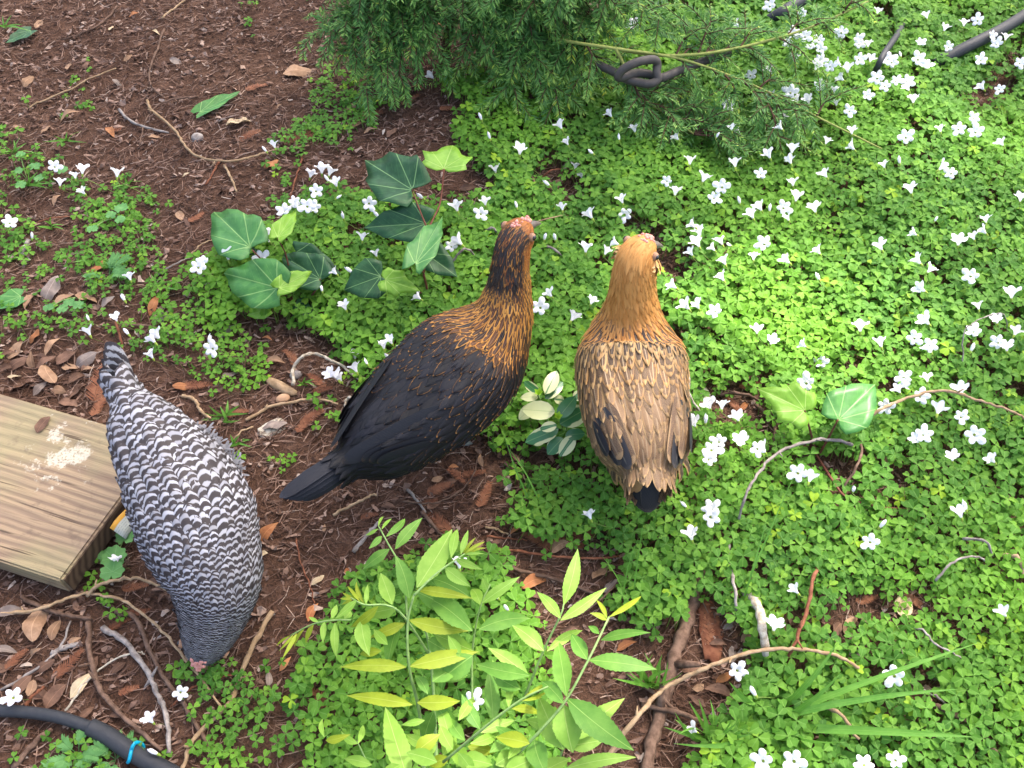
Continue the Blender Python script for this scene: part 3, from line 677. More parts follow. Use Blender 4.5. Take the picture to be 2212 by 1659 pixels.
def c_black(S, TH_, rn):
    n = len(S); gold = lerp(col3(n, (.33, .135, .022)), col3(n, (.48, .23, .05)), rng.random(n)); blk = lerp(col3(n, (.006, .006, .007)), col3(n, (.011, .011, .015)), rng.random(n))
    rust = lerp(col3(n, (.20, .055, .012)), col3(n, (.33, .12, .025)), rng.random(n)); top_ = np.sin(TH_)
    nk = sst(S - .09 * (1 - np.clip(top_, -.2, 1)), k5 - .035, k5 + .06)                                   # hackle zone
    dark_crown = sst(S, bl.sk[6] + .01, bl.sk[7]) * sst(top_, -.1, .45) * (1 - sst(S, bl.sk[9] - .015, bl.sk[9] + .015))
    side = sst(S, bl.sk[7], bl.sk[8]) * (1 - dark_crown)
    ew = .05 + .29 * nk * rng.uniform(.5, 1.4, n) + .22 * sst(S, bl.sk[5], bl.sk[6]); ew = np.where(S < k5 - .03, .012 + .085 * sst(S, .10, k4) * (rng.random(n) < .72), ew)
    ca = lerp(blk, rust, .30 * nk * rng.random(n) + .85 * side); cb = lerp(blk, gold, np.maximum(sst(S, .14, .38) * rng.uniform(.25, .85, n), nk))
    cb = lerp(cb, rust, side * .8); patch = np.clip(dark_crown * (1.25 - .9 * (rng.random(n) < .22)), 0, 1); cb = lerp(cb, lerp(blk, rust, (rng.random(n) < .25) * .6), patch * .95); ca = lerp(ca, blk, patch)
    return ca, cb, np.stack([np.clip(ew, 0, .9), .18 * nk, np.zeros(n)], 1)
o = obj('plumage', plumage(bl, 'black_hen_plumage', 'feather_laced', [(0, .011), (k4, .011), (k5, .0095), (k7, .0058), (1, .0028)], [(0, .020), (k4, .0160), (k4 + .06, .0125), (k5, .0115), (k7, .0072), (1, .0038)],
        [(0, .036), (k4, .034), (k5 - .03, .040), (k5, .050), (k6, .036), (k7, .02), (1, .008)], c_black, .06, prof=[.7, 1, .95, .66, .36, .02]), hen, kind='stuff'); rel(o, hen)
hen_bits(hen, bl, 'leg_slate', [(950, 972), (998, 938)], 45)
head_bits(hen, bl, 'beak_horn', W(1169, 481, .336), bl.sk[9] - .006, (.28, math.pi - .28), [(bl.sk[9] - .015 + i * .012, .002 + .002 * (i % 2)) for i in range(6)], .0036)
root_t = bl.C[0]; TD = unit(W(605, 1078, .165) - W(760, 990, .175))
for i in range(9):
    f = (i - 4) / 4; b = bl.B[0]; base = root_t + b * .010 * f + bl.T[0] * .05 + np.array([0, 0, .012 - .010 * abs(f)])
    tip = W(604 + 44 * abs(f) ** 1.4 + 6 * f, 1074 + 9 * f - 2 * abs(f), .178 - .022 * abs(f))
    o = quill('tail_feather', hen, base, tip, .0112, b * f * .9 + np.array([0, 0, 1.0 - .5 * abs(f)]), 'feather_laced', (.012, .013, .018), (.02, .022, .03), (.08, 0, 0), .06, -.25); rel(o, hen)
for sgn in (-1, 1):                                                    # folded wings
    for i in range(6):
        th = math.pi / 2 - sgn * (.70 + i * .10); base = bl.surf(np.array(.30 - .015 * i), np.array(th), np.array(.002)); tip = bl.surf(np.array(-.02 + .015 * i), np.array(th + sgn * .25), np.array(.012))
        o = quill('wing_feather', hen, base, tip, .0125, unit(base - bl.ip(bl.C, np.array(.4))), 'feather_laced', (.011, .012, .016), (.03, .022, .016), (.05, 0, 0), .03, -.2); rel(o, hen)

# --- buff brown hen
st = [(1400, 1026, .176, 50, .03, .04, -3), (1394, 974, .180, 86, .05, .075, -3), (1376, 892, .182, 101, .062, .095, -3), (1364, 806, .188, 107, .07, .10, -2), (1362, 738, .205, 98, .066, .092, 0),
      (1364, 680, .240, 62, .044, .058, 6), (1366, 632, .280, 49, .036, .040, 14), (1369, 592, .315, 45, .031, .034, 24), (1376, 558, .338, 42, .027, .029, 34), (1389, 538, .345, 34, .021, .024, 42), (1405, 527, .344, 17, .012, .015, 48)]
bf = Body(st); bf.wing = .0065; loc = bf.ip(bf.C, np.array(.4)).copy(); loc[2] = float(ground(loc[0], loc[1]))
hen = thing('hen', 'buff and brown hen with plain golden head standing in the clover', 'hen', loc, 'hens foraging in the garden')
o = obj('body', bf.mesh('buff_hen_body', 'down_buff'), hen); rel(o, hen)
q1, q2, q3, q4, q5, q6, q7, q8 = bf.sk[1:9]
def c_buff(S, TH_, rn):
    n = len(S); R1 = rng.random(n); R2 = rng.random(n)
    buff = lerp(col3(n, (.40, .165, .036)), col3(n, (.54, .255, .070)), R1); tan = lerp(col3(n, (.25, .148, .062)), col3(n, (.36, .235, .105)), R1)
    dark = lerp(col3(n, (.018, .014, .014)), col3(n, (.05, .034, .028)), R2); brown = lerp(col3(n, (.085, .050, .029)), col3(n, (.17, .10, .054)), R2)
    head = sst(S, q5 + .02, q6 + .02); shoulder = sst(S, q3, q4) * (1 - head); back = sst(S, q2 - .03, q3) * (1 - sst(S, q3, q4)); rear = 1 - sst(S, q2 - .03, q3)
    ca = lerp(brown, dark, np.clip(shoulder * 1.0 + back * .25, 0, 1)); ca = lerp(ca, buff, head)
    cb = lerp(tan, buff, np.clip(sst(S, q4, q5), 0, 1) * .9 + back * .55 * R2); cb = lerp(cb, brown, rear * .35)
    ew = .36 * np.ones(n) + .20 * shoulder * rng.uniform(.3, 1.5, n) - .14 * rear + .4 * head
    return ca, cb, np.stack([np.clip(ew, .1, .9), (.75 * back + .35 * shoulder + .3 * rear) * (R2 > .35) * (1 - head), .55 * rear + .35 * back], 1)
o = obj('plumage', plumage(bf, 'buff_hen_plumage', 'feather_laced', [(0, .0105), (q3, .0105), (q4, .0085), (q5, .0075), (q7, .0055), (1, .0028)], [(0, .0165), (q3, .0165), (q3 + .05, .0115), (q4, .0100), (q5, .0095), (q7, .0068), (1, .0038)],
        [(0, .040), (q3, .044), (q4, .046), (q5, .046), (q6, .034), (q7, .02), (1, .008)], c_buff, .06, prof=[.7, 1, .97, .76, .46, .04]), hen, kind='stuff'); rel(o, hen)
hen_bits(hen, bf, 'leg_slate', [(1345, 1010), (1425, 1012)], -2)
head_bits(hen, bf, 'beak_horn', W(1433, 531, .332), bf.sk[9] - .01, (.30, math.pi - .30), [(bf.sk[9] - .004 + i * .011, .001 + .0015 * (i % 2)) for i in range(5)], .0034)
for sgn, ths in ((1, .05), (-1, math.pi - .05)):                        # fluffy cheek muffs
    mb = MB(); p = bf.surf(np.array(bf.sk[8] + .006), np.array(ths - sgn * .45), np.array(-.004)); base = p
    for i in range(70):
        d = unit(rng.normal(0, 1, 3)); d2 = unit(-bf.T[-20] * 1.0 + bf.B[-20] * sgn * .4 - bf.N[-20] * .3 + d * .5); b0 = p + d * np.array([.010, .010, .012]) * rng.random() ** .4
        blade(mb, b0, b0 + d2 * rng.uniform(.009, .015), .0028, d, FEATH, .05, -.1, rnd=random.random())
    me = mb.mesh('cheek_muff', ['feather_laced']); m = len(me.polygons)
    for nm, c in (('ca', (.50, .27, .09)), ('cb', (.60, .38, .16)), ('par', (.4, 0, 0))):
        a = me.attributes.new(nm, 'FLOAT_COLOR', 'FACE'); a.data.foreach_set('color', np.tile(np.r_[c, 1.0], m).astype(np.float32))
    o = obj('cheek_muff', me, hen); rel(o, hen)
rb = bf.C[0]
for i in range(10):                                                    # dark tail pointing back and down
    f = (i - 4.5) / 4.5; base = rb + bf.T[0] * .035 + np.array([.022 * f, 0, .006 - .012 * abs(f)])
    tip = W(1400 + 30 * f, 1108 - 26 * abs(f) ** 1.5, .122 + .004 * (i % 2))
    o = quill('tail_feather', hen, base, tip, .013, np.array([f * 1.0, -.6, 1.0]), 'feather_laced', (.014, .014, .016), (.045, .038, .032), (.10, 0, .1), .10, -.25); rel(o, hen)
for lay, (n_, y_, sp_, zo, dy) in enumerate([(15, 1066, 80, .150, .010), (15, 1050, 72, .162, .030), (13, 1028, 62, .176, .050), (11, 1004, 50, .186, .068)]):
    for i in range(n_):                                                # tan-laced cushion draping over the tail
        f = (i - (n_ - 1) / 2) / ((n_ - 1) / 2) + rng.normal(0, .05); base = rb + bf.T[0] * (.03 + dy) + np.array([.042 * f, 0, .030 - .030 * f * f])
        tip = W(1400 + sp_ * f, y_ + 14 * (1 - f * f) * (0 if lay < 2 and abs(f) < .35 else 1) - 42 * abs(f) ** 2.2 - (28 if lay < 2 and abs(f) < .3 else 0) + rng.normal(0, 4), zo - .035 * f * f)
        o = quill('tail_covert', hen, base, tip, .0098, np.array([f * 1.3, -.3, 1.0]), 'feather_laced', tuple(np.array((.05, .036, .028)) * rng.uniform(.6, 1.6)), (.34, .20, .085), (.36, .3, .25), .16, -.3, side=.10 * f); rel(o, hen)
for sgn in (-1, 1):                                                    # folded wings, dark flight feathers showing at the rear
    for i in range(5):
        th = math.pi / 2 - sgn * (.70 + i * .13); base = bf.surf(np.array(.22 - .006 * i), np.array(th), np.array(.003)); tip = bf.surf(np.array(.0 + .012 * i - (.025 if i in (1, 3) else 0)), np.array(th + sgn * .10), np.array(.014))
        dk = i in (1, 3, 4)
        o = quill('wing_feather', hen, base, tip, .0115, unit(base - bf.ip(bf.C, np.array(.35))), 'feather_laced', (.022, .022, .026) if dk else (.10, .062, .04), (.05, .042, .038) if dk else (.26, .165, .085), (.10 if dk else .22, .22, 0 if dk else .5), .03, -.2); rel(o, hen)

# --- barred hen pecking at the soil
st = [(278, 862, .222, 32, .026, .03, 158), (316, 930, .212, 66, .05, .06, 160), (366, 1010, .200, 94, .064, .085, 161), (413, 1096, .186, 112, .070, .10, 163), (442, 1180, .166, 113, .066, .088, 166),
      (464, 1250, .140, 97, .054, .06, 170), (462, 1312, .106, 77, .043, .046, 174), (452, 1362, .076, 60, .033, .034, 176), (441, 1398, .052, 44, .025, .027, 176), (434, 1422, .036, 26, .016, .02, 176)]
br = Body(st); br.wing = .005; loc = br.ip(br.C, np.array(.45)).copy(); loc[2] = float(ground(loc[0], loc[1]))
hen = thing('hen', 'black and white barred hen pecking head down beside the wooden plank', 'hen', loc, 'hens foraging in the garden')
o = obj('body', br.mesh('barred_hen_body', 'down_grey'), hen); rel(o, hen)
b3, b4, b5, b6, b7 = br.sk[3:8]
def c_bar(S, TH_, rn):
    n = len(S); z = np.zeros((n, 3)); nk = sst(S, b4, b6)
    return z, z, np.stack([.285 + .05 * rng.normal(0, 1, n), .25 * sst(S, b5, b7) + .3 * rng.random(n), np.zeros(n)], 1)
o = obj('plumage', plumage(br, 'barred_hen_plumage', 'feather_barred', [(0, .0120), (b3, .0092), (b4, .0078), (b5, .0064), (b6, .0052), (1, .003)], [(0, .022), (b3, .0165), (b4, .014), (b5, .0105), (b6, .0075), (1, .004)],
        [(0, .040), (b3, .030), (b4, .024), (b5, .018), (b6, .0135), (1, .008)], c_bar, .12, .30, prof=[.6, .95, 1, .97, .8, .3]), hen, kind='stuff'); rel(o, hen)
hen_bits(hen, br, 'leg_yellow', [(418, 1225), (500, 1165)], 164)
head_bits(hen, br, 'beak_pale', W(448, 1448, .010), br.sk[8] - .01, (.25, math.pi - .25), [(br.sk[8] + .0 + i * .012, .001 + .002 * (i % 2)) for i in range(6)], .0046)
mb = MB()
for sgn in (-1, 1):
    p = br.surf(np.array(.985), np.array(-math.pi / 2 + sgn * .5), np.array(.002)); sphere(mb, p, .006, (1, 1, 1.3), 8)
o = obj('wattle', mb.mesh('wattle', ['wattle_red']), hen); rel(o, hen)
for i in range(10):                                                    # steep tented tail
    f = (i - 4.5) / 4.5; b = br.B[0]; base = br.C[0] + br.T[0] * .03 + b * .014 * f + np.array([0, 0, .008])
    tip = W(231 + 10 * f, 733 + 85 * abs(f) ** 1.2, .258 - .03 * abs(f)) - b * .008 * f
    o = quill('tail_feather', hen, base, tip, .015, unit(-b * f * 1.0 + np.array([.1, -.9, .6])), 'feather_barred', (0, 0, 0), (0, 0, 0), (.52, .75, 0), -.04, -.2, rnd=.2); rel(o, hen)
mb = MB()                                                              # loose grey fluff at the flank
for i in range(700):
    a = rng.random(); p0 = W(416 + 84 * a, 938 + 82 * a, .145) + rng.normal(0, .007, 3); d = unit(np.array([.5, .5, .1]) + rng.normal(0, .6, 3))
    blade(mb, p0, p0 + d * rng.uniform(.008, .018), .0016, (0, 0, 1), FEATH, .05, 0)
o = obj('flank_fluff', mb.mesh('flank_fluff', ['fluff_grey']), hen, kind='stuff'); rel(o, hen)
mb = MB(); tube(mb, [W(1153, 481, .334), W(1180, 473, .335), W(1215, 465, .332)], [.0010, .0009, .0005], 6)
obj('straw', mb.mesh('straw', ['twig_tan']), None, None, 'yellow straw held in the beak of the black hen', 'straw')

# ------------------------------------------------------------------ picture tiles the coordinates below were read from
TL = lambda x, y: (x / 3.0, y / 3.0); TM = lambda x, y: (x / 3.0 + 737.3, y / 3.0); TR = lambda x, y: (x / 3.0 + 1474.7, y / 3.0)
ML = lambda x, y: (x / 3.0, y / 3.0 + 553); MM = lambda x, y: (x / 3.0 + 737.3, y / 3.0 + 553); MR = lambda x, y: (x / 3.0 + 1474.7, y / 3.0 + 553)
BL = lambda x, y: (x / 3.0, y / 3.0 + 1106); BM = lambda x, y: (x / 3.0 + 737.3, y / 3.0 + 1106); BR = lambda x, y: (x / 3.0 + 1474.7, y / 3.0 + 1106)
PW = lambda x, y: ((x / 5.186 + 1600) / 1.4756, (y / 5.186 + 1180) / 1.4756)
HK = lambda x, y: ((x / 4.424 + 1850) / 1.4756, (y / 4.424 + 100) / 1.4756)

# ------------------------------------------------------------------ white flowers
def flower_mesh(kind):
    mb = MB(); V = []; U = []; F = []; n = 30; pl = rng.uniform(.82, 1.15, 5); pz = rng.normal(0, .0016, 5)
    prof = {'o': [(0, .0014), (.004, .0020), (.009, .0042), (.0125, .0085), (.0135, .0130), (.0125, .0165)],
            's': [(0, .0014), (.005, .0020), (.010, .0036), (.015, .0066), (.019, .0105), (.0205, .0140)],
            'b': [(0, .0013), (.005, .0024), (.010, .0033), (.014, .0033), (.017, .0022), (.0185, .0006)]}[kind]
    for i, (z, r) in enumerate(prof):
        f = i / (len(prof) - 1)
        for k in range(n):
            a = 2 * math.pi * k / n; lobe = abs(math.cos(2.5 * a)); pi_ = int((a / (2 * math.pi) * 5 + .5)) % 5; amp = {'o': .52, 's': .36, 'b': 0.1}[kind] * f ** 2.2
            rr = r * (1 - amp * (1 - lobe ** .7)) * (1 + (pl[pi_] - 1) * f ** 2); zz = z - amp * .006 * (1 - lobe) + pz[pi_] * f ** 2 + (.0012 * math.sin(5 * a + 1) * f if kind != 'b' else 0)
            V.append((rr * math.cos(a), rr * math.sin(a), zz)); U.append((k / n, f))
    for i in range(len(prof) - 1):
        for k in range(n): F.append((i * n + k, i * n + (k + 1) % n, (i + 1) * n + (k + 1) % n, (i + 1) * n + k))
    mb.add(V, F, U); return mb.mesh('corolla_' + kind, ['petal'])
FM = {k: [flower_mesh(k) for _ in range(5)] for k in 'osb'}
mb = MB(); tube(mb, [(0, 0, -.004), (0, 0, -.002), (0, 0, .001), (0, 0, .0045)], [.0007, .0016, .0023, .0019], 8); CAL = mb.mesh('calyx', ['calyx'])
mb = MB(); tube(mb, [(0.06, 0.02, 0), (.05, .02, .35), (.02, .01, .7), (0, 0, 1)], [.0009, .0008, .0008, .0007], 5)
STEMV = mb.mesh('flower_stem', ['clover_stem'])
FLW = [
 (TR, 'o', [(575,15),(790,70),(1925,110),(1040,185),(720,200),(690,260),(800,215),(890,240),(830,300),(890,300),(1130,230),(1150,270),(1545,265),(1730,290),(2000,215),(2050,270),(890,370),(960,410),(1145,360),(1340,365),(1360,380),(1535,360),(1580,410),(1940,370),(2190,390),(445,470),(1275,480),(1465,505),(1390,510),(1320,540),(885,525),(710,575),(1195,600),(2060,560),(1085,700),(285,655),(1890,745),(1800,815),(1915,835),(1455,865),(1755,1105),(510,1115),(265,1185),(200,1265),(660,1325),(545,1560)]),
 (TR, 's', [(375,155),(1265,75),(1595,105),(1830,155),(1700,185),(1210,290),(2100,245),(735,385),(1040,400),(1220,385),(860,435),(1080,450),(585,460),(1060,500),(1480,570),(1970,560),(1505,650),(830,650),(760,650),(1005,670),(580,630),(990,590),(615,750),(1685,840),(1105,855),(930,920),(1130,950),(325,835),(390,850),(2095,925),(660,820),(580,1005),(715,975),(715,1045),(1320,1075),(1665,1080),(50,1050),(350,1065),(130,1160),(950,1130),(725,1190),(1500,1235),(2200,1290),(740,1285),(525,1345),(470,1395),(875,1355),(700,1415),(1980,1430),(1990,1495),(1535,1505),(125,1510),(1905,1540),(95,1455),(120,1580),(270,1570),(220,1610),(1310,1600),(1800,1570),(905,1630),(75,1640)]),
 (TR, 'b', [(1425,350),(220,875),(1420,1040),(380,1300),(570,1350),(1640,1420),(325,1575)]),
 (MR, 'o', [(1885,110),(225,345),(1900,480),(1515,510),(1615,560),(2070,545),(915,680),(820,800),(1445,765),(1545,890),(1325,950),(1815,1030),(245,1190),(190,1240),(490,1230),(170,1305),(1565,1140),(1910,1130),(760,1385),(200,1635)]),
 (MR, 's', [(290,40),(710,25),(465,15),(280,145),(1565,30),(1590,90),(1595,205),(2150,255),(55,325),(115,325),(1935,335),(490,490),(575,555),(1620,420),(1165,475),(2055,420),(1305,575),(815,575),(1630,610),(2160,500),(2120,600),(1600,805),(1410,840),(1425,875),(1830,880),(1665,1010),(190,970),(260,985),(375,1055),(95,1085),(385,1215),(550,1260),(1545,1195),(825,1455),(1765,1315),(2045,1325)]),
 (MR, 'b', [(900,135),(1880,600),(155,1065),(1115,1510),(1860,1630),(35,1615)]),
 (BR, 'o', [(185,10),(1230,180),(360,1010),(1395,1045),(540,1600),(740,1600),(1190,1640),(1390,1600)]), (BR, 's', [(70,170),(1830,25),(765,520),(600,760),(2120,670),(105,1420)]), (BR, 'b', [(1285,85),(490,1180)]),
 (TM, 'o', [(2115,1155),(1840,1365),(900,1365),(175,1290),(715,1580),(1905,130)]),
 (TM, 's', [(605,490),(1435,815),(1760,740),(1910,840),(1475,925),(1155,980),(2195,890),(1000,1105),(1515,1085),(1570,1145),(1830,1300),(2165,1250),(935,1315),(755,1350),(1435,1350),(1635,1395),(130,1545),(790,1565),(1585,1620),(1705,1635),(1810,1565),(230,1650)]),
 (TM, 'b', [(910,755),(1640,975),(1805,890),(530,1260),(245,1385),(10,1395),(1140,1330),(1315,1535),(1390,1535),(1355,1180),(965,880)]),
 (MM, 'o', [(1295,310)]), (MM, 's', [(30,335),(520,265),(85,655),(100,740),(330,555),(275,590),(415,605),(0,800),(1370,245),(1615,300),(1485,405),(1190,35),(2185,190)]), (MM, 'b', [(75,85),(170,690),(320,645),(120,865),(1245,405)]),
 (TL, 'o', [(45,1430),(340,1060),(2040,1215),(1900,1290),(1985,1310),(2030,1320),(1840,1355),(1695,1650)]), (TL, 's', [(375,1190),(480,1145),(520,1110),(745,1130),(545,1240),(1780,945),(2000,1135),(2080,1105),(2120,1120),(2180,1190),(1930,1340),(1710,1520)]), (TL, 'b', [(195,1530),(1725,965),(2130,1155),(1745,1550),(2170,1270)]),
 (ML, 'o', [(1275,50),(1315,25),(1375,575)]), (ML, 's', [(1475,10),(840,145),(750,410),(575,500),(1035,520),(1000,545),(985,650),(2185,105),(2165,760),(2195,790)]), (ML, 'b', [(570,405),(825,490),(1340,545),(2085,215),(800,270)]),
 (BL, 'o', [(1155,1155),(70,1195)]), (BL, 's', [(740,335),(985,1360)]), (BL, 'b', [(1015,1560)]), (BM, 'o', [(855,1215)]), (BM, 's', [(765,360),(1625,40)]), (BM, 'b', [(1020,545),(1085,625)])]
KIND = {'o': 'fully open white five-petalled flower', 's': 'white trumpet flower half open', 'b': 'closed slender white flower bud'}
FZ = [(1530, 20, 'beside the short length of black hose'), (1720, 70, 'under the yellow conifer tips'), (1640, 160, 'under the conifer spray'), (1760, 90, 'in the crowded bunch beyond the conifer spray'), (1860, 80, 'in the bunch near the thin black tube'), (1920, 120, 'touching the thin black tube'), (1990, 90, 'between the thin tube and the straight hose'), (2110, 40, 'above the straight black hose'), (2150, 80, 'lying over the straight black hose'), (2120, 125, 'below the straight black hose'), (1860, 160, 'in the bunch below the thin black tube'), (1960, 190, 'in the clover below the hose tube'), (1720, 200, 'beside the bare conifer limb'), (1570, 220, 'among the hanging conifer needles'), (1690, 260, 'at the end of the hanging conifer spray'), (1840, 310, 'beyond the tip of the bare conifer limb'), (2080, 270, 'in the far clover of the three-flower row'), (2140, 190, 'in open clover below the hose'), (1550, 380, 'in the thick clover below the conifer sprays'), (1640, 370, 'in the clover under the conifer tip'), (1720, 390, 'in the middle of the far clover'), (1920, 360, 'beside the paired open flowers in the far clover'), (2060, 365, 'in the paired open flowers of the far clover'), (1700, 450, 'in the sunlit clover beyond the buff head'), (1510, 520, 'in the row right behind the buff hen head'), (1650, 520, 'in the brightest sunlit clover'), (1780, 540, 'at the edge of the sunlit clover'), (1910, 530, 'in the clover past the sunlit patch'), (2130, 500, 'in the clover group above the thin tendril'), (2000, 580, 'above the thin grey tendril'), (2130, 700, 'beside the thin grey tendril'), (1990, 730, 'between the tendril and the glossy ivy leaf'), (1650, 720, 'in the clover beside the buff hen shoulder'), (1520, 670, 'close to the buff hen neck'), (1780, 790, 'just behind the two-leaved ivy'), (1960, 820, 'beside the tan arching vine'), (1920, 865, 'against the glossy ivy leaf'), (2080, 890, 'below the tan arching vine'), (2000, 940, 'in the clover below the vine arch'), (2110, 1000, 'in the clover right of the drooping vine'), (1560, 880, 'at the bare gap beside the buff hen'), (1520, 910, 'against the buff hen flank'), (1550, 970, 'in the bunch beside the buff hen tail'), (1640, 965, 'in the bunch before the two-leaved ivy'), (1740, 1030, 'inside the loop of the grey vine'), (1850, 1060, 'near the foot of the drooping vine'), (1540, 1100, 'in front of the buff hen tail'), (1890, 1160, 'in open clover above the small gap'), (1730, 1280, 'above the leaning red brown twig'), (1675, 1360, 'beside the pale stick'), (1600, 1440, 'under the long tan stem'), (1940, 1450, 'beside the wide grass blade'), (1660, 1640, 'among the grass clump blades'), (1880, 1640, 'in front of the wide grass blade'), (2180, 1330, 'in the clover beyond the small gap'), (2085, 1115, 'in clover near the curved grey twig'), (1510, 1580, 'beside the upright grey twig'),
 (1350, 460, 'between the conifer and the buff head'), (1290, 470, 'behind the black hen beak'), (1060, 440, 'behind the black hen head'), (1130, 330, 'in the clover strip under the conifer'), (1230, 370, 'by the bare gap under the conifer'), (1330, 260, 'below the folded hose'), (1400, 300, 'below the conifer needles by the folded hose'), (1450, 400, 'in clover left of the far flowers'), (940, 165, 'alone at the conifer base'), (1000, 530, 'beside the tall ivy blue leaf'), (790, 520, 'between the two ivy plants'), (690, 390, 'in the cluster behind the ivy'), (620, 440, 'in the cluster beside the lime ivy leaf'), (580, 550, 'among the left ivy leaves'), (760, 640, 'below the left side of the tall ivy'), (900, 645, 'at the foot of the tall ivy'), (850, 740, 'beside the black hen back'), (770, 780, 'by the bleached arching twig'), (735, 815, 'at the end of the bleached arching twig'), (1170, 655, 'beside the black hen breast'), (1280, 655, 'between the necks of the standing hens'), (1150, 570, 'touching the black hen throat'), (600, 320, 'on the small clover tuft at the mulch'), (150, 385, 'on the flowering weed patch'), (250, 375, 'on the weeds by the open mulch'), (20, 480, 'on the weeds by the grass tuft'), (280, 600, 'by the feathery weed behind the barred hen'), (200, 720, 'behind the barred hen tail'), (340, 735, 'in the small clover behind the barred hen'), (450, 745, 'in the small clover below the left ivy'), (430, 570, 'at the clover edge beside the left ivy'), (245, 1215, 'on the scalloped weed beside the plank'), (385, 1490, 'between the grey twig and brown stick'), (25, 1505, 'beside the black hose'), (330, 1560, 'near the cyan hose tie'), (1000, 1225, 'behind the sapling top'), (1085, 1310, 'between sapling leaves'), (1020, 1510, 'under the sapling leaves'), (1280, 1120, 'on soil left of the buff tail')]
def zone(x, y):
    z = min(FZ, key=lambda m: (m[0] - x) ** 2 + (m[1] - y) ** 2)[2]; return z, 'flowers ' + z
for tile, kd, pts in FLW:
    for (cx, cy) in pts:
        fx, fy = tile(cx, cy); d0, _ = density(np.array([fx, fx]), np.array([fy + 30, fy + 30])); dense = d0[0] > .6
        h = rng.uniform(.068, .10) if dense else rng.uniform(.03, .05)
        p = G(fx, fy, h); g = float(ground(p[0], p[1])); zn, gp = zone(fx, fy)
        root = thing('white_flower', KIND[kd] + ' ' + zn, 'flower', (p[0], p[1], g), gp + (' open' if kd == 'o' else ' half open' if kd == 's' else ' in bud'))
        if kd == 'o': dv = unit(camdir(p) * rng.uniform(.7, 1.2) + np.array([rng.normal(0, .35), rng.normal(0, .3), .6]))
        else: dv = unit(np.array([0, SP, CP]) * rng.uniform(.6, 1.0) + np.array([-1.0, 0, 0]) * rng.normal(.35, .45) + np.array([0, -CP, SP]) * rng.normal(.25, .22))
        q = Vector(dv).to_track_quat('Z', 'Y') @ Quaternion((0, 0, 1), rng.uniform(0, 6)); sc = rng.uniform(.66, 1.0) * (1.0 if kd != 'b' else .95)
        hb = h - .012 * sc
        c = obj('corolla', FM[kd][rng.integers(0, 5)], root, (0, 0, hb)); c.rotation_mode = 'QUATERNION'; c.rotation_quaternion = q; c.scale = (sc,) * 3
        c2 = obj('calyx', CAL, root, (0, 0, hb)); c2.rotation_mode = 'QUATERNION'; c2.rotation_quaternion = q; c2.scale = (sc,) * 3
        s = obj('stem', STEMV, root, (0, 0, -.003)); s.scale = (hb * .9, hb * .9, hb); s.rotation_euler = (0, 0, 0)
        s.scale = (min(1.0, hb * 9), min(1.0, hb * 9), hb)

# ------------------------------------------------------------------ ivy
def ivy_plant(name, label, base_px, stems, leaves):
    b = G(*base_px); root = thing(name, label, 'ivy', b, None)
    for pts, r in stems:
        mb = MB(); P = [W(x, y, z) if z > .012 else G(x, y, z) for x, y, z in pts]; P = smooth_path(P, 6); tube(mb, P, np.linspace(r, r * .6, len(P)), 6, knob=.12)
        o = obj('stem', mb.mesh('ivy_stem', ['stem_red']), root); rel(o, root)
    for (bx, by, bz), (tx, ty, tz), hw, kind, sh in leaves:
        P0 = W(bx, by, bz); P1 = W(tx, ty, tz); mb = MB(); nr = unit(np.array([0, -.25, 1.0]) + camdir(P0) * .6 + rng.normal(0, .12, 3))
        ivyleaf(mb, P0, P1, hw * ppm(P0), nr, rng.uniform(.08, .2), rng.uniform(.05, .12), sh)
        o = obj('leaf', mb.mesh('ivy_leaf', ['ivy_' + kind]), root); rel(o, root); md = o.modifiers.new('thickness', 'SOLIDIFY'); md.thickness = .0006
A_, B_ = IVY, IVY_LOBED
ivy_plant('ivy_plant', 'ivy plant with broad green and dark leaves on the edge of the mulch', (640, 665),
  [([(640, 672, 0), (620, 620, .05), (603, 618, .10)], .0028), ([(640, 672, 0), (600, 600, .06), (545, 540, .10)], .002), ([(640, 672, 0), (620, 560, .07), (600, 515, .12)], .0016), ([(640, 672, 0), (600, 670, .03), (578, 668, .05)], .0014), ([(640, 672, 0), (680, 630, .05), (692, 602, .07)], .0018)],
  [((540, 533, .10), (458, 452, .085), 60, 'mid', A_), ((600, 513, .12), (640, 453, .115), 22, 'light', A_), ((600, 622, .10), (480, 588, .085), 60, 'mid', A_), ((603, 622, .105), (675, 585, .10), 24, 'light', A_), ((580, 668, .05), (532, 681, .04), 20, 'light', A_), ((692, 603, .07), (606, 548, .06), 44, 'dark', A_), ((640, 545, .06), (735, 590, .06), 30, 'dark', A_), ((640, 660, .03), (680, 690, .02), 22, 'dark', A_), ((560, 560, .05), (490, 545, .04), 20, 'dark', A_)])
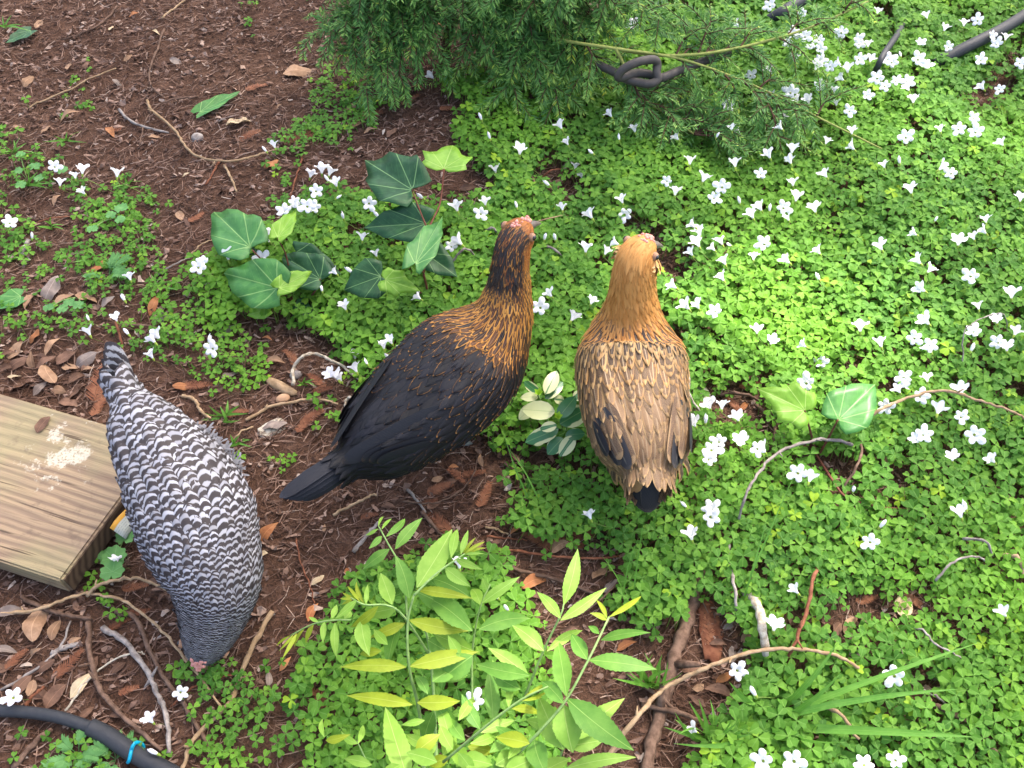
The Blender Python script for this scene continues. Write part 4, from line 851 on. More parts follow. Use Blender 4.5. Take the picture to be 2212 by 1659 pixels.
ivy_plant('ivy_plant', 'tall ivy with glossy dark leaves and reddish stems in the clover', (925, 700),
  [([(930, 705, 0), (925, 640, .05), (915, 590, .11)], .0032), ([(915, 590, .11), (925, 500, .15), (950, 440, .15), (959, 365, .17)], .002), ([(915, 590, .11), (905, 575, .15), (897, 570, .17)], .0018), ([(925, 640, .05), (880, 620, .09), (832, 605, .12)], .002), ([(920, 560, .12), (925, 510, .14), (919, 483, .15)], .0018), ([(925, 500, .15), (905, 450, .17), (890, 411, .18)], .0018), ([(930, 705, 0), (940, 690, .03), (945, 682, .05)], .0012)],
  [((891, 411, .18), (786, 343, .17), 64, 'dark', A_), ((920, 483, .15), (783, 489, .14), 44, 'dark', A_), ((897, 571, .175), (956, 466, .165), 33, 'mid', A_), ((959, 364, .17), (978, 308, .165), 56, 'light', B_), ((822, 597, .11), (742, 625, .10), 47, 'dark', A_), ((832, 604, .13), (908, 628, .12), 31, 'light', B_), ((915, 545, .11), (988, 596, .10), 36, 'dark', A_), ((945, 681, .05), (940, 648, .05), 19, 'light', B_)])
ivy_plant('ivy_plant', 'two-leaved ivy sprig with one lime and one glossy green leaf', (1765, 990),
  [([(1765, 990, 0), (1750, 930, .05), (1738, 887, .085)], .0024), ([(1765, 990, 0), (1790, 945, .05), (1810, 907, .085)], .0022), ([(1715, 905, .02), (1765, 985, .01), (1800, 1040, .03), (1830, 1075, .03), (1900, 1095, .03), (1970, 1100, .01)], .0024)],
  [((1739, 887, .085), (1637, 838, .10), 50, 'light', B_), ((1811, 907, .085), (1893, 826, .10), 54, 'mid', A_)])
for (b, tp, hw, kd, lab) in [((66, 66), (12, 92), 19, 'dark', 'dark green ivy leaf lying flat on the bark mulch'), ((45, 640), (-25, 665), 26, 'mid', 'pale green ivy leaf lying by the dead leaves behind the plank'), ((432, 242), (518, 196), 20, 'mid', 'fresh green leaf lying on the open bark mulch'), ((788, 828), (838, 838), 14, 'light', 'lime green ivy leaf beside the black hen')]:
    P0, P1 = G(*b, .010), G(*tp, .014); mb = MB(); ivyleaf(mb, P0, P1, hw * ppm(P0), (0, -.1, 1), .08, .06, IVY); obj('ivy_leaf', mb.mesh('fallen_leaf', ['ivy_' + kd]), None, None, lab, 'leaf')

# ------------------------------------------------------------------ periwinkle between the hens
pb = G(1205, 965); root = thing('periwinkle_plant', 'variegated periwinkle with cream-edged leaves growing between the hens', 'plant', pb)
for pts in ([(1205, 968, 0), (1215, 930, .04), (1213, 880, .10)], [(1205, 968, 0), (1180, 900, .05), (1162, 853, .09)], [(1215, 930, .04), (1222, 930, .05), (1225, 920, .06)]):
    mb = MB(); tube(mb, smooth_path([W(*p) if p[2] > .01 else G(p[0], p[1]) for p in pts], 6), .0017, 6); o = obj('stem', mb.mesh('stem', ['stem_green']), root); rel(o, root)
for (b, tp, hw, z0, z1) in [((620, 385), (365, 185), 62, .08, .085), ((720, 395), (908, 15), 92, .085, .09), ((715, 475), (1008, 195), 78, .075, .075), ((600, 435), (305, 455), 62, .088, .09), ((875, 690), (335, 650), 125, .09, .085), ((930, 790), (1218, 435), 98, .105, .115), ((960, 890), (1395, 640), 145, .09, .085), ((905, 905), (630, 975), 68, .105, .10), ((935, 965), (385, 1195), 105, .085, .07), ((1010, 1120), (755, 1395), 100, .065, .05), ((1190, 1090), (955, 1425), 92, .07, .055), ((1050, 1080), (1375, 1045), 78, .07, .07), ((560, 560), (278, 815), 82, .06, .045), ((860, 480), (1030, 500), 60, .07, .065), ((1180, 480), (1330, 380), 70, .06, .055), ((720, 1130), (480, 1200), 70, .045, .035)]:
    P0, P1 = W(*PW(*b), z0), W(*PW(*tp), z1); mb = MB(); s = 1 / 5.186 / 1.4756
    blade(mb, P0, P1, hw * 1.3 * s * ppm(P0), unit(np.array([0, -.3, 1.0]) + camdir(P0) * 1.3 + rng.normal(0, .15, 3)), OVAL, rng.uniform(.02, .08), rng.uniform(.1, .3)); o = obj('leaf', mb.mesh('periwinkle_leaf', ['periwinkle_leaf']), root); rel(o, root)
for cxy, z in (((925, 800), .108), ((600, 410), .092)):
    for i in range(5):
        P0 = W(*PW(*cxy), z); a = i * 1.26; mb = MB(); blade(mb, P0, P0 + np.array([math.cos(a) * .007, math.sin(a) * .007, .010]), .003, (0, 0, 1), OVAL, .05, .3); o = obj('leaf', mb.mesh('young_leaf', ['young_leaf']), root); rel(o, root)

# ------------------------------------------------------------------ pinnate sapling in the foreground
sb = G(905, 1800); root = thing('sapling', 'yellow green sapling with long toothed pinnate leaves in front of the hens', 'plant', sb)
def rachis(pts, r=.0016, mat='stem_green'):
    P = smooth_path([W(*BM(x, y), z) for x, y, z in pts], 6); mb = MB(); tube(mb, P, np.linspace(r, r * .55, len(P)), 6); o = obj('stem', mb.mesh('rachis', [mat]), root); rel(o, root)
for pts, r in ([([(540, 1720, .10), (510, 1320, .17), (440, 1000, .22), (430, 720, .25), (470, 540, .27)], .0022), ([(470, 540, .27), (620, 395, .275), (800, 270, .28)], .0016), ([(430, 720, .23), (400, 400, .25), (300, 200, .26), (240, 90, .26)], .0014), ([(620, 1000, .18), (370, 640, .25), (150, 600, .26), (60, 555, .265)], .0015),
               ([(850, 1300, .16), (850, 900, .2), (900, 620, .23), (965, 470, .235)], .0015), ([(1180, 1220, .2), (1310, 900, .25), (1420, 670, .28), (1442, 595, .285)], .0016), ([(980, 1720, .2), (1220, 1490, .25), (1440, 1240, .28), (1600, 960, .3), (1735, 680, .31)], .0019), ([(660, 1620, .24), (960, 1370, .3), (1160, 1220, .32), (1340, 1130, .33)], .0016), ([(1440, 1750, .15), (1420, 1600, .18), (1460, 1480, .2)], .0015), ([(620, 1720, .1), (600, 1200, .14), (560, 820, .16), (500, 700, .18)], .0022), ([(180, 1650, .1), (100, 1480, .12)], .0012), ([(60, 700, .25), (-40, 700, .255), (-180, 725, .25), (-330, 800, .24)], .0012)]): rachis(pts, r)
SER = serrated(14, LANCE, .06)
LF = [(350,240,525,38,45,'g'),(290,160,412,42,28,'g'),(262,112,327,42,16,'b'),(240,92,282,32,12,'b'),(312,240,138,372,42,'g'),(262,156,178,238,24,'g'),(240,110,158,150,16,'b'),
 (490,490,718,112,92,'b'),(712,298,752,112,34,'b'),(776,274,822,118,24,'b'),(800,270,932,192,14,'y'),(800,270,936,232,12,'y'),(795,275,930,272,12,'b'),(790,270,872,165,12,'y'),(672,360,835,482,46,'b'),(742,308,912,372,30,'b'),(592,432,852,572,70,'g'),
 (482,500,852,560,40,'y'),(440,700,832,770,55,'y'),(445,1000,890,905,62,'y'),(420,1005,-10,1005,48,'y'),(415,720,185,815,40,'y'),(462,1250,35,1190,48,'y'),(492,1235,770,1225,55,'y'),(440,560,350,280,62,'g'),(490,520,830,700,78,'g'),
 (330,600,255,395,58,'b'),(240,610,60,745,36,'y'),(130,700,182,932,60,'b'),(100,570,-40,690,30,'b'),(150,595,100,450,16,'y'),(120,580,40,480,13,'y'),(95,570,5,520,12,'y'),(70,560,-10,560,11,'y'),(80,560,0,600,11,'y'),(160,600,170,470,18,'b'),(360,620,160,660,60,'b'),(380,700,300,1000,70,'g'),
 (892,760,1222,690,66,'g'),(850,772,560,560,84,'g'),(912,590,1155,420,42,'b'),(945,505,915,425,26,'b'),(900,600,845,500,45,'b'),(855,900,600,790,66,'b'),(850,930,640,1090,90,'g'),
 (1442,600,1532,238,56,'b'),(1420,690,1268,518,42,'b'),(1420,702,1718,490,42,'b'),(1312,902,1108,735,62,'b'),(1332,902,1562,768,36,'b'),(1212,1065,950,880,56,'b'),(1220,1060,870,985,60,'g'),(1160,1150,980,1050,60,'g'),
 (1605,960,2045,1020,68,'g'),(1595,958,1490,790,56,'g'),(1682,830,2005,782,36,'g'),(1722,690,1650,568,18,'y'),(1732,682,1945,545,22,'y'),(1722,702,1610,655,22,'y'),(1672,790,1600,740,24,'g'),(1460,1195,1400,830,74,'g'),(1462,1210,1895,1545,100,'g'),(1440,1240,1300,1100,60,'g'),(1440,1250,1500,1560,110,'b'),(1250,1480,1330,1700,80,'g'),(1220,1500,1000,1460,60,'y'),
 (985,1370,955,1025,60,'g'),(1085,1275,1112,1055,28,'b'),(1105,1275,1295,1312,34,'y'),(1000,1390,1205,1510,40,'g'),(835,1500,1030,1405,40,'b'),(1180,1205,1345,1110,14,'y'),(1180,1215,1350,1150,12,'y'),(1170,1225,1300,1200,12,'y'),(820,1520,1000,1560,50,'y'),(760,1560,860,1700,50,'b'),(700,1590,560,1640,46,'y'),(720,1540,640,1380,50,'b'),(800,1480,700,1330,46,'g'),(900,1410,780,1180,50,'g'),
 (440,1760,285,1265,90,'b'),(1450,1665,1910,1590,50,'b'),(1460,1500,1835,1208,70,'b'),(1440,1540,1280,1200,95,'b'),(1470,1520,1700,1480,60,'b'),(600,1290,540,1480,60,'g'),(610,1250,760,1420,60,'g'),(590,1100,760,1000,70,'g'),(560,830,680,900,60,'g'),(540,1350,390,1380,26,'b'),(200,1640,20,1600,40,'b'),(110,1500,0,1420,26,'b'),(110,1500,140,1380,24,'b'),(620,1500,500,1560,50,'b'),(1000,1640,1150,1560,60,'b'),(900,1660,1080,1700,60,'g'),(560,1640,720,1720,60,'g'),(900,1430,1130,1350,44,'b'),(760,1600,980,1640,66,'b'),(620,1620,420,1560,60,'b'),(1060,1680,1240,1600,70,'b'),(660,1580,700,1400,56,'b'),(480,1560,640,1440,60,'y'),(1300,1690,1480,1600,60,'b'),(840,1660,700,1500,60,'b'),(-40,715,-30,945,32,'b'),(-110,712,-118,850,24,'b'),(-180,730,-230,850,22,'y'),(-240,760,-300,880,18,'y'),(-290,785,-385,955,16,'y'),(-310,795,-405,900,11,'y'),(-330,800,-420,870,9,'y'),(-60,690,-30,600,24,'b'),(-150,712,-210,680,14,'b'),(20,690,60,640,30,'b'),(560,1500,420,1440,44,'b'),(700,1450,640,1250,50,'b'),(1080,1600,1220,1450,44,'b'),(960,1560,1100,1440,40,'g'),(1180,1560,1080,1700,56,'b'),(380,1640,250,1700,44,'b'),(760,1350,860,1200,40,'b'),(560,1180,480,1060,40,'g'),(660,1100,820,1060,44,'g'),(1060,1150,980,960,40,'b'),(770,940,690,800,40,'b'),(300,860,210,760,36,'b'),(260,900,120,920,34,'y'),(1360,1400,1200,1350,40,'b'),(1560,1350,1700,1300,36,'b'),(-100,1480,60,1440,30,'y'),(-110,1460,-120,1340,20,'b')]
for (bx, by, tx, ty, hw, kd) in LF:
    a = (by + ty) / 2; z = float(np.interp(a, [100, 600, 1200, 1650], [.265, .255, .24, .24])) + rng.normal(0, .012)
    if bx > 1150 and by < 1300: z += .03
    if kd == 'g' and bx < 700: z -= .03
    P0 = W(*BM(bx, by), z); P1 = W(*BM(tx, ty), z + rng.normal(-.012, .012)); mb = MB()
    blade(mb, P0, P1, hw * .88 / 3 * ppm(P0), unit(np.array([0, -.2, 1.0]) + camdir(P0) * .35 + rng.normal(0, .22, 3)), SER, rng.uniform(.03, .10) * (1.3 if kd == 'y' else 1), rng.uniform(.12, .35), side=rng.normal(0, .03))
    o = obj('leaflet', mb.mesh('leaflet', [{'g': 'leaflet_green', 'b': 'leaflet_bright', 'y': 'leaflet_yellow'}[kd]]), root); rel(o, root)

# ------------------------------------------------------------------ twigs and sticks
TW = [
 (BL, 'grey', 4.2, [(655,745),(820,850),(960,1050),(1030,1200),(1080,1350),(1090,1560)], .012, 'thick grey forked twig lying near the pecking hen'),
 (BL, 'brown', 3.6, [(130,545),(330,640),(450,670),(590,690)], .010, 'short brown twig lying in front of the plank'),
 (BL, 'brown', 4.0, [(565,700),(580,900),(640,1130),(720,1250),(870,1390),(1040,1540)], .014, 'long brown stick curving down to the hose'),
 (BL, 'brown', 3.6, [(740,630),(880,690),(960,880),(1080,1090),(1230,1310),(1400,1600)], .010, 'long dark brown twig running under the tan twig'),
 (BL, 'tan', 2.4, [(-100,650),(200,640),(400,575),(540,530),(750,555),(900,640),(1050,770),(1200,950),(1430,1260)], .02, 'thin olive tan vine twig passing the barred hen'),
 (BL, 'tan', 2.6, [(540,520),(650,470),(800,435),(930,440),(1080,490)], .03, 'arched tan twig reaching under the barred hen'),
 (BL, 'tan', 3.8, [(1760,630),(1640,870),(1540,1100),(1490,1230),(1270,1460),(1190,1650),(1150,1800)], .014, 'knobbly tan stick standing out beside the barred hen head'),
 (BL, 'grey', 2.0, [(0,1150),(250,1010),(400,860),(450,700)], .008, 'thin grey twig among dead leaves by the hose'),
 (BL, 'pale', 1.6, [(420,1280),(560,1100),(700,980),(870,910),(930,910)], .010, 'very thin pale curved twig by the hose'),
 (BL, 'brown', 4.2, [(80,1650),(240,1480),(330,1400)], .008, 'stub of brown stick below the hose'), (BL, 'grey', 4, [(330,920),(440,870),(520,855)], .006, 'short grey stub of twig by the dead leaves'),
 (BL, 'red', 3, [(160,1250),(220,1190),(280,1130)], .006, 'short rusty twig beside the hose'), (BL, 'red', 1.6, [(1100,1260),(1250,1140),(1400,1080),(1540,1040)], .010, 'thin red brown twig beneath the barred hen head'), (BL, 'red', 1.3, [(1920,170),(1950,330),(2010,480),(2030,600)], .005, 'thin red brown twig on bare soil between hens'),
 (ML, 'pale', 3.0, [(1890,810),(1905,720),(1960,650),(2040,635),(2130,670),(2212,710),(2320,770)], .03, 'pale bleached twig arching over the mulch by black hen'),
 (ML, 'tan', 2.6, [(1590,1060),(1740,985),(1920,940),(2080,930),(2190,950)], .008, 'straight tan twig on the mulch behind the black hen'), (ML, 'tan', 3.2, [(1180,900),(1260,930),(1300,1000),(1370,1050)], .008, 'short bent orange tan twig beside the barred hen'), (ML, 'red', 2.6, [(740,410),(770,500),(790,600)], .02, 'pinkish upright twig behind the barred tail'),
 (ML, 'brown', 1.6, [(120,470),(300,460),(500,445)], .012, 'thin brown twig lying over the small clover'), (ML, 'brown', 2.0, [(1630,430),(1600,620),(1570,800)], .008, 'slim brown twig on mulch near the ivy'), (ML, 'grey', 1.8, [(1000,120),(1120,60),(1220,0)], .012, 'thin grey twig behind the ivy'), (ML, 'brown', 2.6, [(780,440),(950,450),(1080,490)], .012, 'brown twig lying across the small clover'), (ML, 'tan', 1.6, [(1640,1100),(1560,1140),(1500,1200)], .008, 'fine tan twig beside the barred flank'),
 (MM, 'pale', 2.6, [(20,975),(40,925),(75,925),(105,970),(140,1035)], .02, 'small hooked pale twig touching the black hen'), (MM, 'brown', 3.0, [(1020,1190),(1150,1240),(1400,1250),(1560,1270)], .008, 'dark brown twig under the periwinkle'), (MM, 'grey', 4.0, [(1540,1165),(1600,1175),(1680,1195)], .012, 'dark grey stub of twig against the buff hen'),
 (MM, 'grey', 2.6, [(430,1505),(480,1570),(545,1655)], .008, 'grey twig on bare soil below the black hen'), (MM, 'brown', 1.4, [(400,1580),(600,1600),(760,1530),(850,1430),(890,1270)], .012, 'thin curving brown twig below the black hen'), (MM, 'tan', 2.2, [(-60,1670),(80,1610),(180,1560),(235,1535)], .010, 'tan twig on soil below the black tail'), (MM, 'tan', 1.8, [(1140,1290),(1160,1360),(1195,1450)], .010, 'short pale tan twig on soil between the hens'),
 (TM, 'grey', 2.4, [(920,1455),(980,1475),(1030,1500)], .06, 'short grey twig in the clover behind the black head'), (TM, 'grey', 2.2, [(700,1635),(800,1615),(890,1605)], .07, 'grey twig lying on the clover beside the tall ivy'), (TM, 'grey', 2.6, [(1240,1565),(1350,1600),(1470,1630)], .06, 'grey twig on the clover between the two hen heads'), (TM, 'brown', 2.4, [(1190,1040),(1250,1180),(1310,1290)], .03, 'brown twig in the bare gap of the clover'), (TM, 'red', 2.0, [(1290,1130),(1370,1100),(1460,1075)], .03, 'red brown twig across the bare gap in the clover'),
 (TL, 'tan', 2.0, [(180,690),(260,660),(430,590),(600,500),(750,435)], .008, 'straight tan straw twig on the upper mulch'), (TL, 'grey', 3.2, [(770,700),(830,770),(930,820),(1090,850)], .010, 'grey curved twig on the open mulch'), (TL, 'brown', 2.0, [(1280,615),(1130,640),(1000,700),(930,820),(900,920)], .014, 'looping brown twig crossing the grey one'), (TL, 'brown', 2.4, [(1060,180),(1000,370),(965,480),(990,570),(1060,620)], .010, 'wavy brown twig at the top of the mulch slope'),
 (TL, 'tan', 2.8, [(950,640),(980,710),(1130,840),(1200,950),(1300,1020),(1500,1045),(1650,1010),(1780,975),(2000,930)], .012, 'long tan twig sweeping across the mulch to the clover'), (TL, 'tan', 2.2, [(1040,110),(1120,60),(1200,0),(1300,-60)], .008, 'tan twig at the far edge of the mulch'), (TL, 'brown', 2.4, [(760,30),(680,130),(590,190),(400,250)], .008, 'curved dark brown twig at the far edge of the mulch'), (TL, 'tan', 2.6, [(1450,1060),(1490,1140),(1530,1230)], .008, 'short tan twig beside the small clover tuft'), (TL, 'red', 2.2, [(1420,1040),(1380,1120),(1330,1190)], .006, 'short rusty twig beside the small clover tuft'), (TL, 'red', 2.2, [(1960,1000),(1930,1120),(1880,1280)], .008, 'straight red brown twig beside the white flower cluster'), (TL, 'red', 1.6, [(160,1470),(300,1420),(450,1395)], .008, 'thin rusty twig among the left weeds'), (TL, 'tan', 1.8, [(1220,1650),(1300,1590),(1380,1540)], .008, 'fine tan twig beside the ivy leaf'), (TL, 'grey', 5.5, [(130,1659),(160,1600),(185,1550)], .006, 'stubby grey stick among the left weeds'),
 (MR, 'tan', 2.6, [(1180,1010),(1280,995),(1400,940),(1600,880),(1750,880),(1900,930),(2100,990),(2300,980)], .085, 'tan vine arching over the clover from the glossy ivy leaf'), (MR, 'brown', 2.4, [(1150,1100),(1160,1250),(1120,1380),(1050,1480)], .05, 'brown drooping vine below the two-leaved ivy'), (MR, 'grey', 2.6, [(1140,1165),(960,1190),(760,1215),(600,1290),(480,1420),(400,1580),(370,1700)], .07, 'long grey vine looping over the clover in front of the ivy'),
 (MR, 'pale', 2.0, [(10,680),(40,780),(45,900),(130,945)], .06, 'pale thin stem hooked beside the buff hen'), (MR, 'grey', 1.1, [(1870,610),(1820,530),(1850,460),(1950,400),(2080,375),(2170,430)], .085, 'hair-thin grey tendril curling over the clover'), (MR, 'brown', 3.0, [(230,880),(380,890),(520,920)], .02, 'brown twig in the bare gap by the buff hen'), (MR, 'brown', 3.0, [(600,1040),(600,1200),(610,1320)], .02, 'upright brown twig in the gap by the ivy'), (MR, 'brown', 3.4, [(480,950),(600,1080),(700,1190)], .015, 'dark twig crossing the gap by the ivy'),
 (BR, 'brown', 11.0, [(130,400),(80,500),(30,700),(-40,900),(-100,1150),(-190,1450),(-250,1750)], .008, 'thick grey brown branch lying beside the sapling'), (BR, 'pale', 7.5, [(425,470),(490,620),(520,760),(560,890)], .055, 'thick pale cream stick with peeling bark in the clover gap'), (BR, 'tan', 3.2, [(-530,1640),(-300,1330),(-130,1150),(0,1080),(150,1010),(400,920),(620,885),(800,895),(1000,930),(1180,980)], .055, 'long tan stem arching in front of the pale stick'), (BR, 'red', 3.0, [(900,290),(840,450),(800,650),(720,860),(700,940)], .05, 'red brown twig leaning over the clover'),
 (BR, 'brown', 3.6, [(-260,1240),(0,1310),(200,1390),(400,1440),(590,1475)], .02, 'straight brown twig below the tan stem'), (BR, 'grey', 3.4, [(215,1290),(190,1450),(180,1650)], .03, 'upright grey twig by the grass blades'), (BR, 'grey', 2.8, [(310,150),(310,370),(340,530),(360,640)], .05, 'slim grey twig above the pale stick'), (BR, 'tan', 2.8, [(890,1220),(1020,1310),(1170,1450)], .05, 'tan twig under the wide grass blade'), (BR, 'grey', 1.6, [(1430,720),(1550,760),(1640,860),(1750,910),(1910,970)], .045, 'thin grey twig on the clover near a gap'), (BR, 'brown', 3.8, [(1570,1200),(1700,1280),(1900,1380),(1960,1470),(2050,1590),(2170,1680)], .04, 'brown stick crossing the gap beside the wide grass blade'), (BR, 'grey', 1.8, [(1680,400),(1760,320),(1900,290),(2030,300)], .055, 'curved thin grey twig on the clover'), (BR, 'tan', 3.6, [(2110,230),(2180,300),(2260,380)], .06, 'broken tan twig on the clover edge'), (BR, 'grey', 2.2, [(1860,125),(1960,190),(2060,240)], .06, 'short grey twig on the clover below a flower'), (BR, 'tan', 1.8, [(1560,1370),(1600,1250),(1620,1140)], .03, 'short tan twig standing in the clover gap'), (BR, 'grey', 1.6, [(1570,1130),(1680,1220),(1800,1310)], .03, 'pale thin twig in the clover gap'), (BR, 'brown', 2.0, [(210,650),(330,665),(460,670)], .02, 'dark twig lying against the pale stick'),
 (BM, 'brown', 3.0, [(1040,330),(1200,390),(1400,440),(1700,540)], .012, 'brown twig on the soil behind the sapling'), (BM, 'red', 2.2, [(1030,230),(1200,260),(1500,300),(1800,280)], .012, 'rusty redwood twig on soil beneath the buff tail'), (BM, 'grey', 3.4, [(80,250),(150,170),(240,60)], .008, 'white grey peeling twig behind the sapling'), (BM, 'brown', 3.4, [(520,-10),(600,90),(680,170)], .008, 'brown twig behind the sapling top'), (BM, 'tan', 1.8, [(930,90),(1000,110),(1080,140)], .008, 'short straw twig on soil below the buff hen'), (BM, 'brown', 3.4, [(1860,1040),(2010,1160),(2212,1300)], .02, 'reddish brown stick beside the thick branch'), (BM, 'brown', 1.8, [(1330,730),(1480,690),(1640,600),(1830,410)], .03, 'thin brown twig crossing behind the sapling tips'), (BM, 'red', 1.6, [(940,150),(1060,170),(1200,180)], .008, 'thin rusty twig on soil behind the sapling')]
for tile, kd, r, pts, up, lab in TW:
    P = [G(*tile(*q), up * rng.uniform(.75, 1.2)) for q in pts]; n = len(P)
    for i in (0, n - 1):
        P[i][2] = max(P[i][2] - up * .4, float(ground(P[i][0], P[i][1])) + r * .0008)
    P = smooth_path(P, 6); P = P + rng.normal(0, .0007, P.shape); mb = MB()
    tube(mb, P, np.linspace(r, r * .7, len(P)) * .001 * (1 + .12 * np.sin(np.arange(len(P)) * 1.7)), 8, knob=.18)
    for j in range(2 if len(P) > 20 and r > 1.7 else 0):                        # stubs of side shoots
        i = rng.integers(4, len(P) - 4); d = unit(rng.normal(0, 1, 3) + [0, 0, .6]); tube(mb, [P[i], P[i] + d * r * .002, P[i] + d * r * .0045], [r * .0006, r * .0005, r * .0003], 6)
    obj('branch' if r > 7 else 'twig', mb.mesh('twig', ['twig_' + kd]), None, None, lab, 'branch' if r > 7 else 'twig', None)

# ------------------------------------------------------------------ wooden plank, its tag and droppings
zt = .062
cr = [W(352, 952, zt), W(130, 1255, zt), W(0, 1213, zt), W(0, 848, zt)]
near_d = unit(cr[2] - cr[1]); far_d = unit(cr[3] - cr[0]); ax = unit(near_d + far_d)
p0, p1 = cr[0], cr[1]; p2, p3 = cr[1] + ax * .75, cr[0] + ax * .75
root = thing('wooden_plank', 'weathered wooden plank with wavy grain beside the barred hen', 'plank', (cr[0] + cr[1]) / 2 - [0, 0, zt - .012])
ang = math.atan2(ax[1], ax[0])
root.rotation_euler = (0, 0, ang)
inv = Matrix.LocRotScale(root.location, root.rotation_euler, None).inverted()
top4 = [np.array(inv @ Vector(p)) for p in (p0, p1, p2, p3)]
import bmesh
def box_from_top(name, tops, th, mat, bev=.003):
    bm = bmesh.new(); vt = [bm.verts.new(tuple(p)) for p in tops]; vb = [bm.verts.new((p[0], p[1], p[2] - th)) for p in tops]; n = len(tops)
    bm.faces.new(vt); bm.faces.new(vb[::-1])
    for i in range(n): bm.faces.new((vt[i], vb[i], vb[(i + 1) % n], vt[(i + 1) % n]))
    bmesh.ops.recalc_face_normals(bm, faces=bm.faces); bmesh.ops.bevel(bm, geom=list(bm.edges), offset=bev, segments=2, affect='EDGES')
    me = bpy.data.meshes.new(name); bm.to_mesh(me); bm.free(); me.materials.append(MATS[mat]); return me
o = obj('board', box_from_top('board', top4, .042, 'lumber'), root)
# end grain sheet, just proud of the sawn end
e0, e1 = np.array(inv @ Vector(p0)), np.array(inv @ Vector(p1)); en = unit(np.array([(e1 - e0)[1], -(e1 - e0)[0], 0])); en = en if en[0] < 0 and ax[0] > 0 or np.dot(en, [-1, 0, 0]) > 0 else -en
ee = unit(e1 - e0); mb = MB(); a, b = e0 + ee * .004 + en * .002, e1 - ee * .004 + en * .002
V = [a - [0, 0, .004], b - [0, 0, .004], b - [0, 0, .039], a - [0, 0, .039]]; mb.add(V + [v - en * .004 for v in V], [(0, 1, 2, 3), (4, 7, 6, 5), (0, 4, 5, 1), (1, 5, 6, 2), (2, 6, 7, 3), (3, 7, 4, 0)])
obj('end_grain', mb.mesh('end_grain', ['lumber_end'], False), root)
# paper tag stapled to the sawn end
ta, tb2 = W(262, 1075, .056), W(222, 1132, .056)
nn = np.array((Matrix.Rotation(ang, 3, 'Z') @ Vector(en))); d = unit(tb2 - ta) ; up = np.array([0, 0, 1.0])
mb = MB(); q0 = ta + nn * .010 - d * .02; L_ = np.linalg.norm(tb2 - ta) + .02; V = []; U = []
for i in range(7):
    for k in range(4):
        V.append(q0 + d * L_ * i / 6 + nn * (.002 + .006 * k + .003 * math.sin(i * .9)) - up * (.005 + .0075 * k)); U.append((k / 3, 1 - i / 6))
mb.add(V, [(i * 4 + k, i * 4 + k + 1, i * 4 + k + 5, i * 4 + k + 4) for i in range(6) for k in range(3)], U)
o = obj('lumber_tag', mb.mesh('lumber_tag', ['tag_paper']), None, None, 'small printed paper tag with orange stripe on the plank end', 'tag'); o.modifiers.new('thickness', 'SOLIDIFY').thickness = .0005

# ------------------------------------------------------------------ hoses
def hose(name, label, pts, r, mat, cat='hose'):
    P = smooth_path(pts, 10); mb = MB(); tube(mb, P, r, 18); return obj(name, mb.mesh(name, [mat]), None, None, label, cat), P
hp = [G(*BL(x, y), .016) for x, y in [(-500, 1330), (-250, 1300), (0, 1290), (200, 1300), (400, 1335), (600, 1400)]]
root = thing('garden_hose', 'black garden hose with a thicker sleeve and cyan tie near the twigs', 'hose', G(-20, 1560))
mb = MB(); P = smooth_path(hp, 10); tube(mb, P, .0078, 18); o = obj('pipe', mb.mesh('pipe', ['hose_black']), root); rel(o, root)
hp2 = [G(*BL(x, y), .017) for x, y in [(585, 1393), (700, 1450), (870, 1565), (1100, 1690), (1300, 1800), (1500, 1900)]]
mb = MB(); P = smooth_path(hp2, 10); tube(mb, P, .0112, 18); o = obj('sleeve', mb.mesh('sleeve', ['hose_black']), root); rel(o, root)
c = G(*BL(872, 1560), .017); d = unit(G(*BL(940, 1600), .017) - c); sd2 = unit(np.cross(d, [0, 0, 1])); u2 = np.cross(sd2, d); mb = MB()
ringp = [c + d * (.003 * math.sin(a * 2)) + (sd2 * math.cos(a) + u2 * math.sin(a)) * .0128 for a in np.linspace(0, 2 * math.pi, 25)]; tube(mb, ringp, .0024, 8)
tube(mb, [c + u2 * .0128, c + u2 * .018 + sd2 * -.004, c + u2 * .019 + sd2 * -.010], [.002, .0016, .0012], 6); o = obj('tie', mb.mesh('tie', ['tie_cyan']), root); rel(o, root)
hp3 = [G(*TR(x, y), z) for x, y, z in [(1620, 420, .03), (1850, 300, .05), (2050, 200, .05), (2212, 100, .05), (2420, -40, .05), (2700, -220, .05)]]
hose('garden_hose', 'straight black hose half buried in the flowering clover', hp3, .0125, 'hose_black')
hose('garden_hose', 'short length of black hose behind the conifer sprays', [G(*TR(x, y), z) for x, y, z in [(560, 130, .03), (650, 75, .05), (760, 10, .055), (960, -110, .05)]], .0125, 'hose_black')
hose('hose_stub', 'thin black tube standing up among the white flowers', [G(*TR(x, y), z) for x, y, z in [(1240, 480, .03), (1270, 420, .06), (1310, 340, .07), (1400, 210, .05), (1440, 120, .02)]], .0065, 'hose_black')
FH = [(2100, 300, .04), (1720, 430, .05), (1380, 560, .055), (1130, 655, .055), (950, 600, .062), (780, 590, .068), (620, 640, .07), (530, 640, .075), (600, 540, .09), (760, 450, .10), (930, 405, .10), (1050, 405, .095), (1085, 470, .085), (1075, 580, .075), (1090, 680, .065), (980, 740, .06), (820, 720, .058), (640, 670, .06), (450, 560, .055), (240, 470, .05)]
hose('folded_hose', 'kinked black drip hose folded over itself under the conifer', [W(*HK(x, y), z + .07) for x, y, z in FH], .0082, 'hose_weathered')

